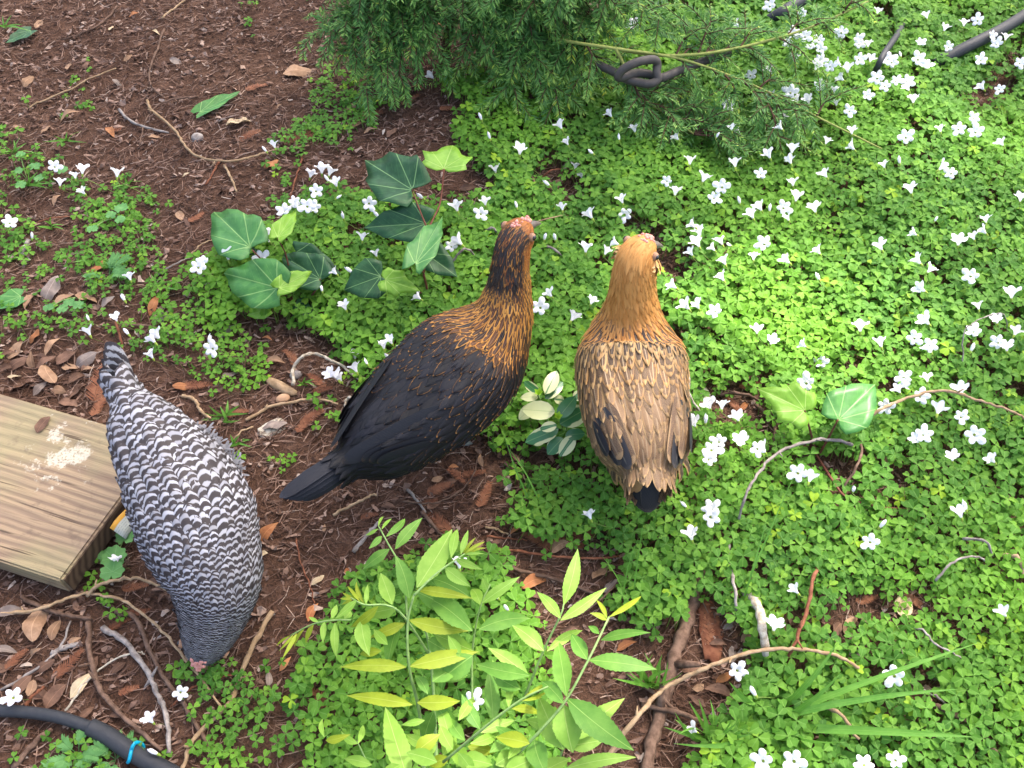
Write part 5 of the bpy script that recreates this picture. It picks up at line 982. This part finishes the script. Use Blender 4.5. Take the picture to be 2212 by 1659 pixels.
# ------------------------------------------------------------------ conifer shrub
tb = G(1130, 70); root = thing('conifer_shrub', 'feathery dark green conifer shrub spreading over clover and mulch', 'shrub', tb)
trunks = [[tb, tb + [0, .02, .15], tb + [.02, .06, .4], tb + [.0, .1, .8]], [G(955, 150), G(955, 150) + [.03, .05, .12], G(955, 150) + [.10, .12, .35]], [G(1010, 90), G(1010, 90) + [.0, .08, .2], G(1010, 90) + [-.05, .15, .5]]]
for tr in trunks:
    mb = MB(); P = smooth_path(tr, 8); tube(mb, P, np.linspace(.012, .006, len(P)), 8, knob=.15); o = obj('trunk', mb.mesh('trunk', ['bark']), root); rel(o, root)
def spray(tip, start, yel, size=1.0, droop=.05):
    """one branch with its branchlets; needles are a stuff sub-part"""
    S = np.asarray(start, float); E = np.asarray(tip, float); midp = S * .5 + E * .5 + np.array([0, 0, droop]); P = smooth_path([S, midp, E], 10)
    wood = MB(); tube(wood, P, np.linspace(.0022, .0007, len(P)), 6); L = np.linalg.norm(E - S)
    nb = max(5, int(L / .026)); seg = []
    seg.append((P[int(len(P) * .55):], .95))
    for i in range(nb):
        f = .22 + .74 * i / nb; c = P[min(len(P) - 2, int(f * (len(P) - 1)))]; t = unit(P[min(len(P) - 1, int(f * (len(P) - 1)) + 1)] - c); s = unit(np.cross(t, [0, 0, 1.0])) * (1 if i % 2 else -1)
        ln = rng.uniform(.06, .12) * size * (1.15 - .5 * f); d = unit(t * .75 + s * .8 + rng.normal(0, .22, 3) + [0, 0, -.05])
        e = c + d * ln; m = (c + e) / 2 + np.array([0, 0, .006]); seg.append((smooth_path([c, m, e + [0, 0, -.006]], 5), .5 + .5 * f)); tube(wood, [c, m, e], [.0012, .0009, .0004], 4)
        if rng.random() < .6:
            d2 = unit(t * .5 - s * .3 + rng.normal(0, .4, 3)); seg.append((smooth_path([m, m + d2 * ln * .3, m + d2 * ln * .6], 4), .5 + .5 * f))
    b = obj('branch', wood.mesh('branch', ['bark']), root); rel(b, root)
    V = []; RN = []
    for Q, fr in seg:
        D = np.r_[0, np.cumsum(np.linalg.norm(np.diff(Q, axis=0), axis=1))]; n = int(D[-1] / .0021)
        if n < 3: continue
        u = np.linspace(0, 1, n); C = np.stack([np.interp(u * D[-1], D, Q[:, k]) for k in range(3)], 1); T = np.gradient(C, axis=0); T /= np.linalg.norm(T, axis=1)[:, None] + 1e-9
        s = np.cross(T, [0, 0, 1.0]); s /= np.linalg.norm(s, axis=1)[:, None] + 1e-9; up = np.cross(s, T); ph = rng.uniform(0, 2 * np.pi, n)
        ph = np.where(rng.random(n) < .7, np.where(np.arange(n) % 2, 0, np.pi) + rng.normal(0, .45, n), ph)
        d = T * .75 + s * np.cos(ph)[:, None] * .8 + up * np.sin(ph)[:, None] * .8; d /= np.linalg.norm(d, axis=1)[:, None]
        ln = rng.uniform(.014, .025, n) * (1 - .45 * u ** 3) * size; w = np.cross(d, up + rng.normal(0, .3, (n, 3))); w /= np.linalg.norm(w, axis=1)[:, None] + 1e-9; w *= .0015
        V.append(np.stack([C, C + d * ln[:, None] * .5 + w, C + d * ln[:, None] - [0, 0, .001], C + d * ln[:, None] * .5 - w], 1).reshape(-1, 3))
        RN.append(np.clip(.34 + rng.normal(0, .12, n) + (.34 + yel) * u ** 1.6 * fr ** 1.5, 0, 1))
    V = np.concatenate(V); m = len(V) // 4
    o = obj('needles', fast_mesh('needles', V, np.arange(m * 4).reshape(m, 4), ['conifer_needles'], None, {'rnd': ('FLOAT', np.concatenate(RN))}, False), b, kind='stuff')
LT = [(640, 105, .10), (690, 45, .14), (655, -20, .2), (715, 165, .07), (770, 222, .04), (815, 170, .08), (755, 105, .12), (850, 235, .035), (720, -60, .3), (800, 15, .2), (860, 110, .1), (900, 190, .06), (740, 60, .16), (690, 110, .11), (780, 150, .09), (830, 60, .15), (720, 130, .10), (890, 60, .16), (810, -40, .25), (900, -20, .22), (760, 0, .2), (820, 215, .05)]
for (x, y, z) in LT: spray(W(x, y, z), trunks[1][0] + np.array([.02 + rng.normal(0, .02), .06 + rng.normal(0, .02), rng.uniform(.02, .22)]), rng.uniform(-.15, .08), 1.0)
CT = [(828, 92, .13, .2), (1000, 125, .09, 0), (1065, 178, .07, .05), (1120, 245, .045, .05), (1175, 225, .05, 0), (1235, 185, .07, 0), (1010, 60, .14, 0), (1130, 65, .15, -.1), (1300, 60, .16, 0), (1350, 40, .2, .05), (1420, 100, .15, 0), (1180, 140, .10, 0), (1040, 20, .2, -.1), (1240, 20, .22, -.1), (1080, 110, .11, .1), (1140, 170, .08, .12), (1290, 130, .1, .1), (980, 175, .06, .05), (1330, 95, .13, .4), (1310, 160, .09, .35), (1275, 215, .06, .2), (1200, 90, .14, -.1), (1400, 20, .2, 0), (1460, 60, .17, 0), (1100, -30, .3, -.1), (1250, -40, .3, -.1), (1020, 140, .08, .15), (1160, 30, .2, -.1), (1090, 215, .05, .05), (1210, 250, .04, .1), (1340, 20, .2, .1), (950, 30, .2, -.1), (985, -20, .25, -.1), (1060, 60, .16, -.1)]
for (x, y, z, yl) in CT: spray(W(x, y, z), tb + np.array([rng.normal(0, .03), .03 + rng.normal(0, .03), rng.uniform(.03, .28)]), yl, 1.1)
RT = [(1450, 262, .05, .05), (1385, 235, .06, .15), (1500, 60, .16, .1), (1600, 120, .12, .1), (1560, 195, .08, .05), (1650, 255, .06, 0), (1490, 180, .09, .15), (1705, 300, .05, 0), (1625, 335, .045, 0), (1740, 50, .15, .3), (1850, 8, .18, .35), (1530, 250, .06, 0), (1590, 300, .05, 0), (1430, 190, .09, .25), (1560, 130, .11, .3), (1680, 180, .09, .1), (1500, 120, .12, .45), (1640, 60, .15, .15), (1545, 30, .18, .1), (1800, 200, .08, .35), (1415, 270, .05, .0), (1470, 300, .045, .0)]
LIMB = [smooth_path([W(*p) for p in q], 8) for q in ([(1130, 70, .06), (1230, 90, .15), (1330, 105, .17), (1480, 130, .14), (1640, 190, .10), (1780, 260, .075), (1905, 322, .06)], [(1330, 105, .17), (1430, 120, .15), (1560, 110, .15), (1720, 70, .16), (1850, 15, .18), (1960, -40, .2)], [(1330, 105, .17), (1380, 200, .10), (1430, 240, .07), (1500, 290, .05)])]
for (x, y, z, yl) in RT + [(1690, 330, .05, .05), (1600, 240, .07, .1), (1520, 215, .08, .15), (1480, 240, .06, .1), (1550, 290, .05, .05), (1660, 300, .05, .05), (1740, 290, .06, .1), (1640, 130, .11, .25), (1720, 140, .1, .3), (1560, 70, .14, .2), (1360, 210, .07, .2), (1400, 290, .05, .1), (1300, 195, .08, .3), (1790, 70, .14, .3)]:
    e = W(x, y, z); c = min((q for L_ in LIMB for q in L_ if q[0] < e[0] - .03), key=lambda q: np.linalg.norm(q - e) + .25 * abs(np.linalg.norm(q - e) - .16)); spray(e, c, yl + .10, .85, .015)
for P in LIMB:
    mb = MB(); tube(mb, P, np.linspace(.0036, .0016, len(P)), 7, knob=.1); o = obj('branch', mb.mesh('limb', ['stem_olive']), root); rel(o, root)

# ------------------------------------------------------------------ dead leaves
def dead_mesh(name, hw, prof, arch, fold, mat):
    mb = MB(); pr = serrated(9, prof, .04); blade(mb, (-.5, 0, 0), (.5, 0, 0), hw, (0, 0, 1), pr, arch, fold, twist=rng.normal(0, .5), side=rng.normal(0, .06))
    V = np.array(mb.v); V[:, 2] += .035 * np.sin(V[:, 0] * 9 + hw * 40) * np.abs(V[:, 1]) * 6; V[:, 2] -= V[:, 2].min(); mb.v = [tuple(v) for v in V]; return mb.mesh(name, [mat])
DM = {}
for kd in ('tan', 'cream', 'orange', 'grey', 'brown'):
    DM[kd] = [dead_mesh('dead_leaf', h, p, a, f, 'dead_' + kd) for h, p, a, f in ((.20, LANCE, .08, .25), (.28, OVAL, .05, .3), (.24, OVAL, .12, -.25), (.17, LANCE, .14, .5))]
DL = [(TL, [(245,150,'t',26),(720,180,'c',18),(1020,205,'c',26),(830,375,'t',22),(440,430,'t',24),(190,535,'t',32),(455,765,'t',44),(710,855,'o',34),(1545,795,'c',48),(1935,480,'t',60),(1810,690,'t',14),(1205,1130,'c',16),(1160,1400,'t',28),(1755,1060,'o',34),(370,1295,'t',28),(1270,900,'g',22),(1140,400,'g',24),(760,540,'g',22),(1215,330,'t',18),(100,830,'t',26),(300,840,'t',24),(1000,890,'t',24),(1440,780,'g',18),(900,290,'b',22),(1250,380,'g',14),(560,420,'b',24),(1130,760,'b',26),(870,90,'o',22),(1480,470,'b',22)]),
 (ML, [(330,215,'g',62),(200,290,'t',44),(410,280,'t',44),(560,275,'t',46),(630,75,'o',44),(1000,315,'o',50),(1060,400,'g',44),(95,605,'t',44),(225,520,'o',34),(340,585,'t',44),(210,680,'t',40),(450,715,'t',34),(330,770,'t',62),(95,780,'c',26),(560,745,'t',40),(430,665,'b',40),(560,670,'g',50),(1780,690,'t',40),(1475,490,'g',36),(1495,775,'g',36),(1780,1100,'g',50),(1730,540,'o',26),(620,850,'b',40),(500,880,'b',44),(120,700,'b',44),(40,740,'b',36),(300,690,'b',44),(150,840,'b',46),(380,880,'t',36),(500,800,'b',40),(260,860,'g',36),(1220,200,'t',22),(1180,840,'o',36),(1620,350,'g',26),(700,300,'g',34),(1350,300,'b',26),(1900,480,'b',26),(40,640,'b',34),(640,920,'b',36),(440,960,'b',40)]),
 (BL, [(270,720,'t',82),(80,660,'g',66),(525,1120,'c',58),(360,1190,'b',54),(365,770,'t',40),(40,900,'g',46),(1740,140,'o',58),(1700,275,'c',22),(2060,440,'c',30),(1850,985,'o',34),(2030,650,'o',44),(2160,1490,'b',44),(150,1130,'b',50),(230,910,'t',34),(480,830,'t',26),(200,1140,'t',34),(1740,1080,'g',30),(1900,1230,'g',30),(2100,100,'t',18),(620,980,'b',30),(770,1010,'b',30),(1060,560,'b',26),(820,90,'o',30),(40,1010,'b',44),(300,1000,'b',40),(760,1330,'b',36),(560,1300,'b',34),(1300,1450,'b',30),(1660,500,'c',14)]),
 (BM, [(1160,120,'o',44),(1250,470,'o',60),(1680,390,'t',44),(1420,230,'t',40),(1850,870,'o',44),(40,380,'o',18),(600,-40,'b',30),(900,220,'t',30),(1240,560,'b',40),(1480,760,'b',40),(1940,700,'b',34),(1750,480,'g',40),(150,1530,'t',30)]),
 (BR, [(310,730,'g',34),(440,800,'t',44),(320,920,'g',36),(240,1180,'b',60),(280,1070,'o',44),(1440,610,'c',58),(1090,740,'t',44),(1120,930,'g',44),(1660,1060,'g',40),(100,1130,'t',26),(60,1020,'b',40),(230,860,'b',36),(90,1220,'b',40),(1000,760,'b',36),(1840,1120,'b',30)]),
 (MM, [(910,1320,'t',30),(730,1370,'o',20),(700,1480,'b',34),(420,880,'b',24),(700,260,'t',26),(1110,1300,'b',30),(620,1440,'t',24),(300,1620,'b',30)]),
 (TM, [(100,820,'t',40),(190,850,'t',28),(60,700,'t',30),(620,160,'o',26),(490,580,'o',34),(1690,1430,'t',36),(1390,1190,'t',26),(330,860,'b',30),(760,1060,'b',30),(820,1220,'b',34)]), (MR, [(660,1180,'g',40),(1340,1320,'t',40),(1430,1540,'t',44),(400,980,'o',30),(300,830,'b',30),(1560,1420,'b',30)])]
NM = {'t': ('tan', 'tan dead leaf'), 'c': ('cream', 'bleached cream dead leaf'), 'o': ('orange', 'orange brown dead leaf'), 'g': ('grey', 'grey brown dead leaf'), 'b': ('brown', 'dark brown dead leaf')}
LM = [(60, 760, 'behind the wooden plank'), (150, 620, 'among the weeds behind the plank'), (100, 1390, 'between plank and hose'), (170, 1480, 'beside the black hose'), (620, 1180, 'on bare soil between the barred hen and sapling'), (600, 850, 'on the mulch behind the black hen tail'), (480, 700, 'on the mulch below the left ivy'), (330, 660, 'behind the barred hen tail'), (330, 330, 'on the open mulch'), (560, 200, 'on the mulch beside the conifer'), (130, 250, 'by the grass at the mulch edge'), (1000, 1050, 'on soil below the black hen'), (1150, 1250, 'on soil behind the sapling'), (1330, 1240, 'beneath the buff hen tail'), (1600, 1370, 'beside the pale stick'), (1700, 960, 'under the two-leaved ivy'), (1960, 1310, 'in the small clover gap'), (780, 270, 'under the conifer edge'), (1250, 420, 'in the bare gap of the clover'), (660, 1430, 'beside the sapling on the soil'), (520, 400, 'on the mulch near the white flower cluster'), (1930, 1080, 'in the clover below the vines'), (2030, 1480, 'by the wide grass blade'), (1500, 1420, 'beside the thick branch')]
def near(x, y): return min(LM, key=lambda m: (m[0] - x) ** 2 + ((m[1] - y) * 1.2) ** 2)[2]
cnt = 0
for tile, items in DL:
    for (cx, cy, kd, ln) in items:
        x, y = tile(cx, cy); p = G(x, y, .006); mat, lab = NM[kd]; L = ln * ppm(p) * 1.12; cnt += 1
        big = 'large ' if L > .035 else 'small ' if L < .019 else ''
        o = obj('dead_leaf', DM[mat][cnt % 4], None, (p[0], p[1], float(ground(p[0], p[1])) + .003 + .004 * rng.random()), big + lab + ' ' + near(x, y), 'leaf', 'dead leaves on the ground')
        o.scale = (L, L, L * rng.uniform(.8, 1.3)); o.rotation_euler = (rng.normal(0, .25), rng.normal(0, .2), rng.normal(.7, .7))
# dry leaf lying on the plank
p = W(95, 918, zt); o = obj('dead_leaf', DM['brown'][1], None, p + [0, 0, .001], 'brown dry leaf with long stalk lying on top of the plank', 'leaf'); o.scale = (.032, .032, .02); o.rotation_euler = (0, 0, 1.2)
# ------------------------------------------------------------------ fallen redwood sprigs
def sprig_mesh(nm):
    mb = MB(); P = smooth_path([(-.5, 0, .02), (0, .03 * rng.normal(), .07), (.5, .05 * rng.normal(), .03)], 8); tube(mb, P, np.linspace(.016, .006, len(P)), 5)
    for i in range(34):
        f = i / 34; c = P[min(len(P) - 1, int(f * (len(P) - 1)))]; c = c + (P[min(len(P) - 1, int(f * (len(P) - 1)) + 1)] - c) * ((f * (len(P) - 1)) % 1)
        l = .26 * (1 - .55 * abs(f - .4)) * (1.1 - .5 * f)
        for sg in (-1, 1):
            if rng.random() < .92: blade(mb, c, c + np.array([.5 * l, sg * l * .9, rng.normal(.02, .03)]), .016, (0, 0, 1), [(0, .6), (.4, 1), (1, .1)], .05, 0)
    return mb.mesh(nm, ['redwood_sprig'])
SPM = [sprig_mesh('redwood_sprig') for _ in range(4)]
SG = [(ML, [(660,800,110,1.5),(1880,650,50,2.2),(1280,830,60,.1),(2020,1040,60,.7),(2050,800,56,2.4),(1960,1080,50,1.2),(640,960,60,1.3),(1540,1010,46,.3),(2090,860,44,.2)]), (BL, [(440,980,78,.8),(870,480,56,.2),(770,720,50,.5),(830,1150,44,.4),(2060,1200,62,2.3),(900,640,44,.3),(100,950,56,1.0),(2120,820,40,1.2),(1640,360,40,.9)]), (BM, [(640,70,74,2.3),(1520,130,74,1.9),(1400,200,64,.3),(1300,60,60,.4),(1250,170,60,2.7),(180,20,40,.2),(1620,90,60,1.4),(1850,820,50,.8)]), (MM, [(930,1540,66,1.2),(640,1500,60,.4),(760,1420,60,2.6),(560,1590,44,.1),(860,1400,50,.2)]), (BR, [(1500,560,50,2.3),(170,760,70,1.6),(60,620,50,1.4),(1200,560,50,.2)]), (TL, [(1900,900,60,.3),(2050,860,60,.2),(1270,1400,40,.8),(720,840,44,.1),(1620,870,50,.5),(1660,560,50,.6)]), (TM, [(180,740,60,.3),(450,640,50,.8),(700,700,44,.2),(660,1000,50,.4)]), (MR, [(440,830,50,.2),(330,960,50,2.2)])]
cnt = 0
for tile, items in SG:
    for (cx, cy, ln, a) in items:
        x, y = tile(cx, cy); p = G(x, y, .008); L = ln * ppm(p) * 1.0; cnt += 1
        o = obj('redwood_sprig', SPM[cnt % 4], None, (p[0], p[1], float(ground(p[0], p[1])) + .004), ('long ' if L > .042 else 'short ') + 'rusty brown fallen redwood sprig ' + near(x, y), 'sprig', 'fallen redwood sprigs')
        o.scale = (L, L, L); o.rotation_euler = (rng.normal(0, .15), rng.normal(0, .12), a)
# ------------------------------------------------------------------ wood chips and pebble
def lump(name, label, px_, py_, l, w, h, mat, rz, cat, rough=.28):
    p = G(px_, py_); mb = MB(); sphere(mb, (0, 0, 0), 1.0, (l, w, h), 10); V = np.array(mb.v); V *= (1 + rough * (fbm(V[:, 0] * 90 + px_, V[:, 1] * 90 + V[:, 2] * 60, 71, 3) - .4))[:, None]; mb.v = [tuple(v) for v in V]
    o = obj(name, mb.mesh(name, [mat]), None, p + [0, 0, h * .45], label, cat); o.rotation_euler = (.1, .05, rz)
lump('wood_chip', 'split pale brown wood chunk on the mulch behind the black hen', 607, 837, .032, .009, .007, 'twig_tan', -.5, 'wood chip', .9)
lump('wood_chip', 'flat white weathered bark flake beside the barred hen', 590, 925, .024, .012, .0035, 'twig_pale', .5, 'wood chip', 1.1)
lump('pebble', 'small smooth tan pebble beside the split wood chunk', 612, 863, .012, .008, .006, 'dead_tan', .3, 'pebble')
lump('pebble', 'grey pebble under the bleached arching twig', 640, 812, .010, .008, .006, 'twig_grey', .3, 'pebble')
lump('wood_chip', 'long red brown bark slab lying beside the pale stick', 1535, 1365, .045, .017, .004, 'twig_red', 1.5, 'bark', 1.1)
lump('wood_chip', 'white bleached bark strip beside the buff hen', 1520, 850, .022, .009, .004, 'twig_pale', 1.9, 'bark')
lump('pebble', 'small dark grey stone on the open mulch', 427, 300, .013, .011, .008, 'twig_grey', .3, 'pebble')
# ------------------------------------------------------------------ grass and weeds
def tuft(name, label, base, tips, hw, cat='grass', mat='grass_blade', group=None):
    b = G(*base); root = thing(name, label, cat, b, group)
    for (x, y, z) in tips:
        P0 = b + np.r_[rng.normal(0, .004, 2), -.002]; P1 = W(x, y, z); mb = MB(); blade(mb, P0, P1, hw * rng.uniform(.8, 1.2), unit(np.array([0, -.5, .8]) + rng.normal(0, .3, 3)), GRASS, rng.uniform(.05, .16), .3, twist=rng.normal(0, .4))
        o = obj('blade', mb.mesh('blade', [mat]), root); rel(o, root)
def fan(cx, cy, r, n, z=.03): return [(cx + r * math.cos(a) * rng.uniform(.5, 1), cy - r * .8 * abs(math.sin(a)) * rng.uniform(.5, 1) + r * .2, z * rng.uniform(.5, 1.3)) for a in np.linspace(.1, math.pi - .1, n)]
T_ = [((30, 330), 70, 9, 'tall pale grass tuft at the mulch edge beside the dead leaves'), ((60, 400), 60, 7, 'grass tuft growing below the tall pale tuft'), ((110, 490), 45, 7, 'small grass tuft beside the flowering weed patch'), ((145, 300), 55, 5, 'single spray of grass leaning over a tan dead leaf'), ((340, 620), 50, 6, 'thin grass tuft growing behind the barred hen'), ((485, 900), 62, 8, 'leafy grass tuft beside the barred hen back'), ((510, 960), 46, 6, 'low grass tuft against the barred hen flank'), ((465, 680), 46, 6, 'fine grass tuft below the left ivy'), ((280, 400), 36, 6, 'short grass tuft on the mulch among clover'), ((20, 560), 40, 6, 'short grass tuft among weeds behind the plank'), ((660, 830), 30, 5, 'tiny grass tuft beside the split wood chunk'), ((200, 560), 46, 6, 'grass tuft in the flowering weed patch'), ((430, 800), 40, 4, 'upright grass tuft in the small clover behind the barred hen'), ((15, 60), 50, 6, 'grass tuft beside the dark ivy leaf'), ((360, 1000), 0, 0, '')]
for (b, r, n, lab) in T_:
    if n: tuft('grass_tuft', lab, b, fan(b[0], b[1], r, n), .0022)
tuft('grass_clump', 'dense clump of broad grass blades beside the thick branch', (1400, 1480), fan(1400, 1450, 95, 14, .08), .0032)
tuft('grass_clump', 'clump of grass blades at the foot of the thick branch', (1520, 1600), fan(1520, 1570, 110, 12, .08), .003)
tuft('grass_clump', 'grass clump with long blades spreading over the lower clover', (1660, 1560), [(BR(1000, 850)) + (.10,), (BR(1030, 1040)) + (.09,), (BR(1785, 1148)) + (.10,), (BR(1945, 838)) + (.12,), (BR(1040, 1490)) + (.08,), (BR(640, 1420)) + (.06,), (BR(300, 1100)) + (.07,), (BR(-60, 1500)) + (.06,), (BR(1910, 1460)) + (.10,)], .0048)
tuft('thin_grass', 'thin grass stem leaning between the two standing hens', (1170, 1130), [(1084, 920, .12), (1092, 960, .10)], .0012)
tuft('thin_grass', 'long thin seed stem rising in front of the buff tail', (1590, 1330), [(1725, 1005, .12), (1660, 1110, .12)], .0012)
tuft('thin_grass', 'tall thin stem standing behind the sapling', (1360, 1330), [(1395, 1100, .12), (1380, 1160, .1), (1300, 1200, .08)], .0012)
def weed(label, base, leaves, rr=.011, lobes=9):
    b = G(*base); root = thing('weed', label, 'weed', b)
    for (x, y, z, s) in leaves:
        c = G(x, y, z); mb = MB(); n = 40; V = [c]; U = [(.5, 0)]
        for k in range(n):
            a = 2 * math.pi * k / n - math.pi / 2; q = rr * s * (1 + .09 * math.sin(lobes * a)) * (1 - .55 * math.exp(-((a + math.pi / 2) % (2 * math.pi) if True else 0) ** 2 * 8))
            V.append(c + np.array([math.cos(a) * q, math.sin(a) * q, .12 * q * math.sin(3 * a + x) + .12 * q])); U.append((.5 + .5 * math.cos(a), .5 * math.sin(a) + .3))
        mb.add(V, [(0, 1 + k, 1 + (k + 1) % n) for k in range(n)], U); o = obj('leaf', mb.mesh('weed_leaf', ['weed_leaf']), root); rel(o, root)
        mb = MB(); tube(mb, smooth_path([b, (b + c) / 2 + [0, 0, .006], c], 5), .0008, 5); o = obj('stalk', mb.mesh('stalk', ['stem_green']), root); rel(o, root)
weed('scalloped round-leaved weed growing between plank and barred hen', (245, 1240), [(247, 1205, .025, 1.6), (243, 1235, .03, 1.45), (270, 1160, .02, 1.2), (225, 1200, .02, .8)])
weed('pale round-leaved weed growing on the mulch among white flowers', (60, 390), [(40, 370, .02, .9), (75, 360, .022, 1.0), (85, 385, .02, .9), (45, 400, .02, 1.0), (135, 368, .02, 1.0), (45, 335, .02, .9)])
weed('round-leaved weed in the flowering patch behind the barred hen', (255, 470), [(262, 450, .02, 1.1), (240, 465, .02, .9), (260, 475, .02, .9), (200, 495, .02, .9)])
weed('small weed beside the yellowish grass behind the plank', (180, 640), [(170, 660, .018, .9), (150, 655, .018, .9), (135, 668, .018, .9), (105, 665, .02, .8)])
def ferny(label, base, n, r):
    b = G(*base); root = thing('feathery_weed', label, 'weed', b)
    for i in range(n):
        a = rng.uniform(0, 2 * math.pi); e = b + np.array([math.cos(a), math.sin(a), .55]) * r * rng.uniform(.6, 1); mb = MB(); P = smooth_path([b, (b + e) / 2 + [0, 0, .008], e], 6); tube(mb, P, .0006, 4)
        for c in P[4:]:
            for sg in (-1, 1, -.5, .5):
                d = unit(unit(e - b) * .6 + unit(np.cross(e - b, [0, 0, 1])) * sg); blade(mb, c, c + d * rng.uniform(.006, .012), .0013, (0, 0, 1), [(0, .6), (.5, 1), (1, .2)])
        o = obj('frond', mb.mesh('frond', ['weed_leaf']), root); rel(o, root)
ferny('feathery weed growing beside the black hose', (170, 1630), 9, .035); ferny('feathery weed between the two ivy plants', (710, 660), 10, .05); ferny('feathery weed in the grass behind the barred tail', (235, 600), 8, .05); ferny('feathery weed growing under the hose tie', (250, 1640), 8, .04)

# ------------------------------------------------------------------ unseen tree added to shade the ground, above and behind the picture
sx, sy = sdir[0] / sdir[2], sdir[1] / sdir[2]
root = thing('shade_tree', 'unseen leafy tree added overhead to shade the ground', 'tree', (3.6, 6.2, 0))
mb = MB(); P = smooth_path([(0, 0, -.1), (.1, -.1, 1.5), (-.1, -.2, 3.2), (-.4, -.6, 4.6), (-.7, -1.2, 5.6)], 8); tube(mb, P, np.linspace(.16, .05, len(P)), 12, knob=.06); obj('trunk', mb.mesh('tree_trunk', ['bark']), root)
for e in ((-2.2, -1.6, 4.9), (-1.0, -3.2, 5.0), (-.2, -2.4, 5.4), (-2.6, -3.0, 5.1), (-3.4, -2.2, 5.2)):
    mb = MB(); P = smooth_path([(-.1, -.2, 3.1), (e[0] * .5, e[1] * .5, 4.4), e], 8); tube(mb, P, np.linspace(.05, .012, len(P)), 8, knob=.1); obj('limb', mb.mesh('limb', ['bark']), root)
n = 15000; gxx = rng.uniform(-1.9, 1.75, n); gyy = rng.uniform(-.1, 2.7, n); zz = rng.uniform(4.3, 5.7, n)
GAPS = [(1740, 640, .30, .17), (1690, 560, .16, .10), (1880, 700, .18, .10), (1192, 880, .055, .05), (1830, 860, .06, .05), (1400, 530, .05, .04), (1170, 1010, .06, .02), (1180, 1330, .10, .05), (1250, 1180, .03, .03), (2150, 300, .16, .1), (1950, 180, .12, .07), (1540, 990, .06, .04), (1640, 1040, .04, .03)]  # openings shaped into the added crown where sun patches should fall
keep = np.ones(n, bool)
for (x, y, rx, ry, zg) in [g + (.06,) for g in GAPS] + [(1000, 1560, .10, .06, .25), (1300, 1330, .10, .07, .28)]:
    c = W(x, y, zg); c = c - np.array([sx, sy, 0]) * zg; keep &= ((gxx - c[0]) / rx) ** 2 + ((gyy - c[1]) / ry) ** 2 > 1 + .5 * (rng.random(n) - .5)
ppx, ppy = project(gxx, gyy, np.zeros(n)); keep &= rng.random(n) < np.where(ppx > 1480, .42, np.where(ppx > 1150, .72, .86))  # crown thinned towards the right to let more sun through
gxx, gyy, zz = gxx[keep], gyy[keep], zz[keep]; n = len(gxx); C = np.stack([gxx + sx * zz, gyy + sy * zz, zz], 1) - np.array([3.6, 6.2, 0])
d = rng.normal(0, 1, (n, 3)); d[:, 2] *= .35; d /= np.linalg.norm(d, axis=1)[:, None]; w = np.cross(d, rng.normal(0, .5, (n, 3)) + [0, 0, 1.0]); w /= np.linalg.norm(w, axis=1)[:, None]
L = rng.uniform(.035, .06, n)[:, None]; V = np.stack([C - d * L, C - d * L * .2 + w * L * .55, C + d * L * .35 + w * L * .45, C + d * L, C + d * L * .35 - w * L * .45, C - d * L * .2 - w * L * .55], 1).reshape(-1, 3)
obj('crown', fast_mesh('crown', V, np.arange(n * 6).reshape(n, 6), ['leaflet_green'], np.tile([[.5, 0], [.8, .4], [.7, .7], [.5, 1], [.3, .7], [.2, .4]], (n, 1)), None, False), root, kind='stuff')
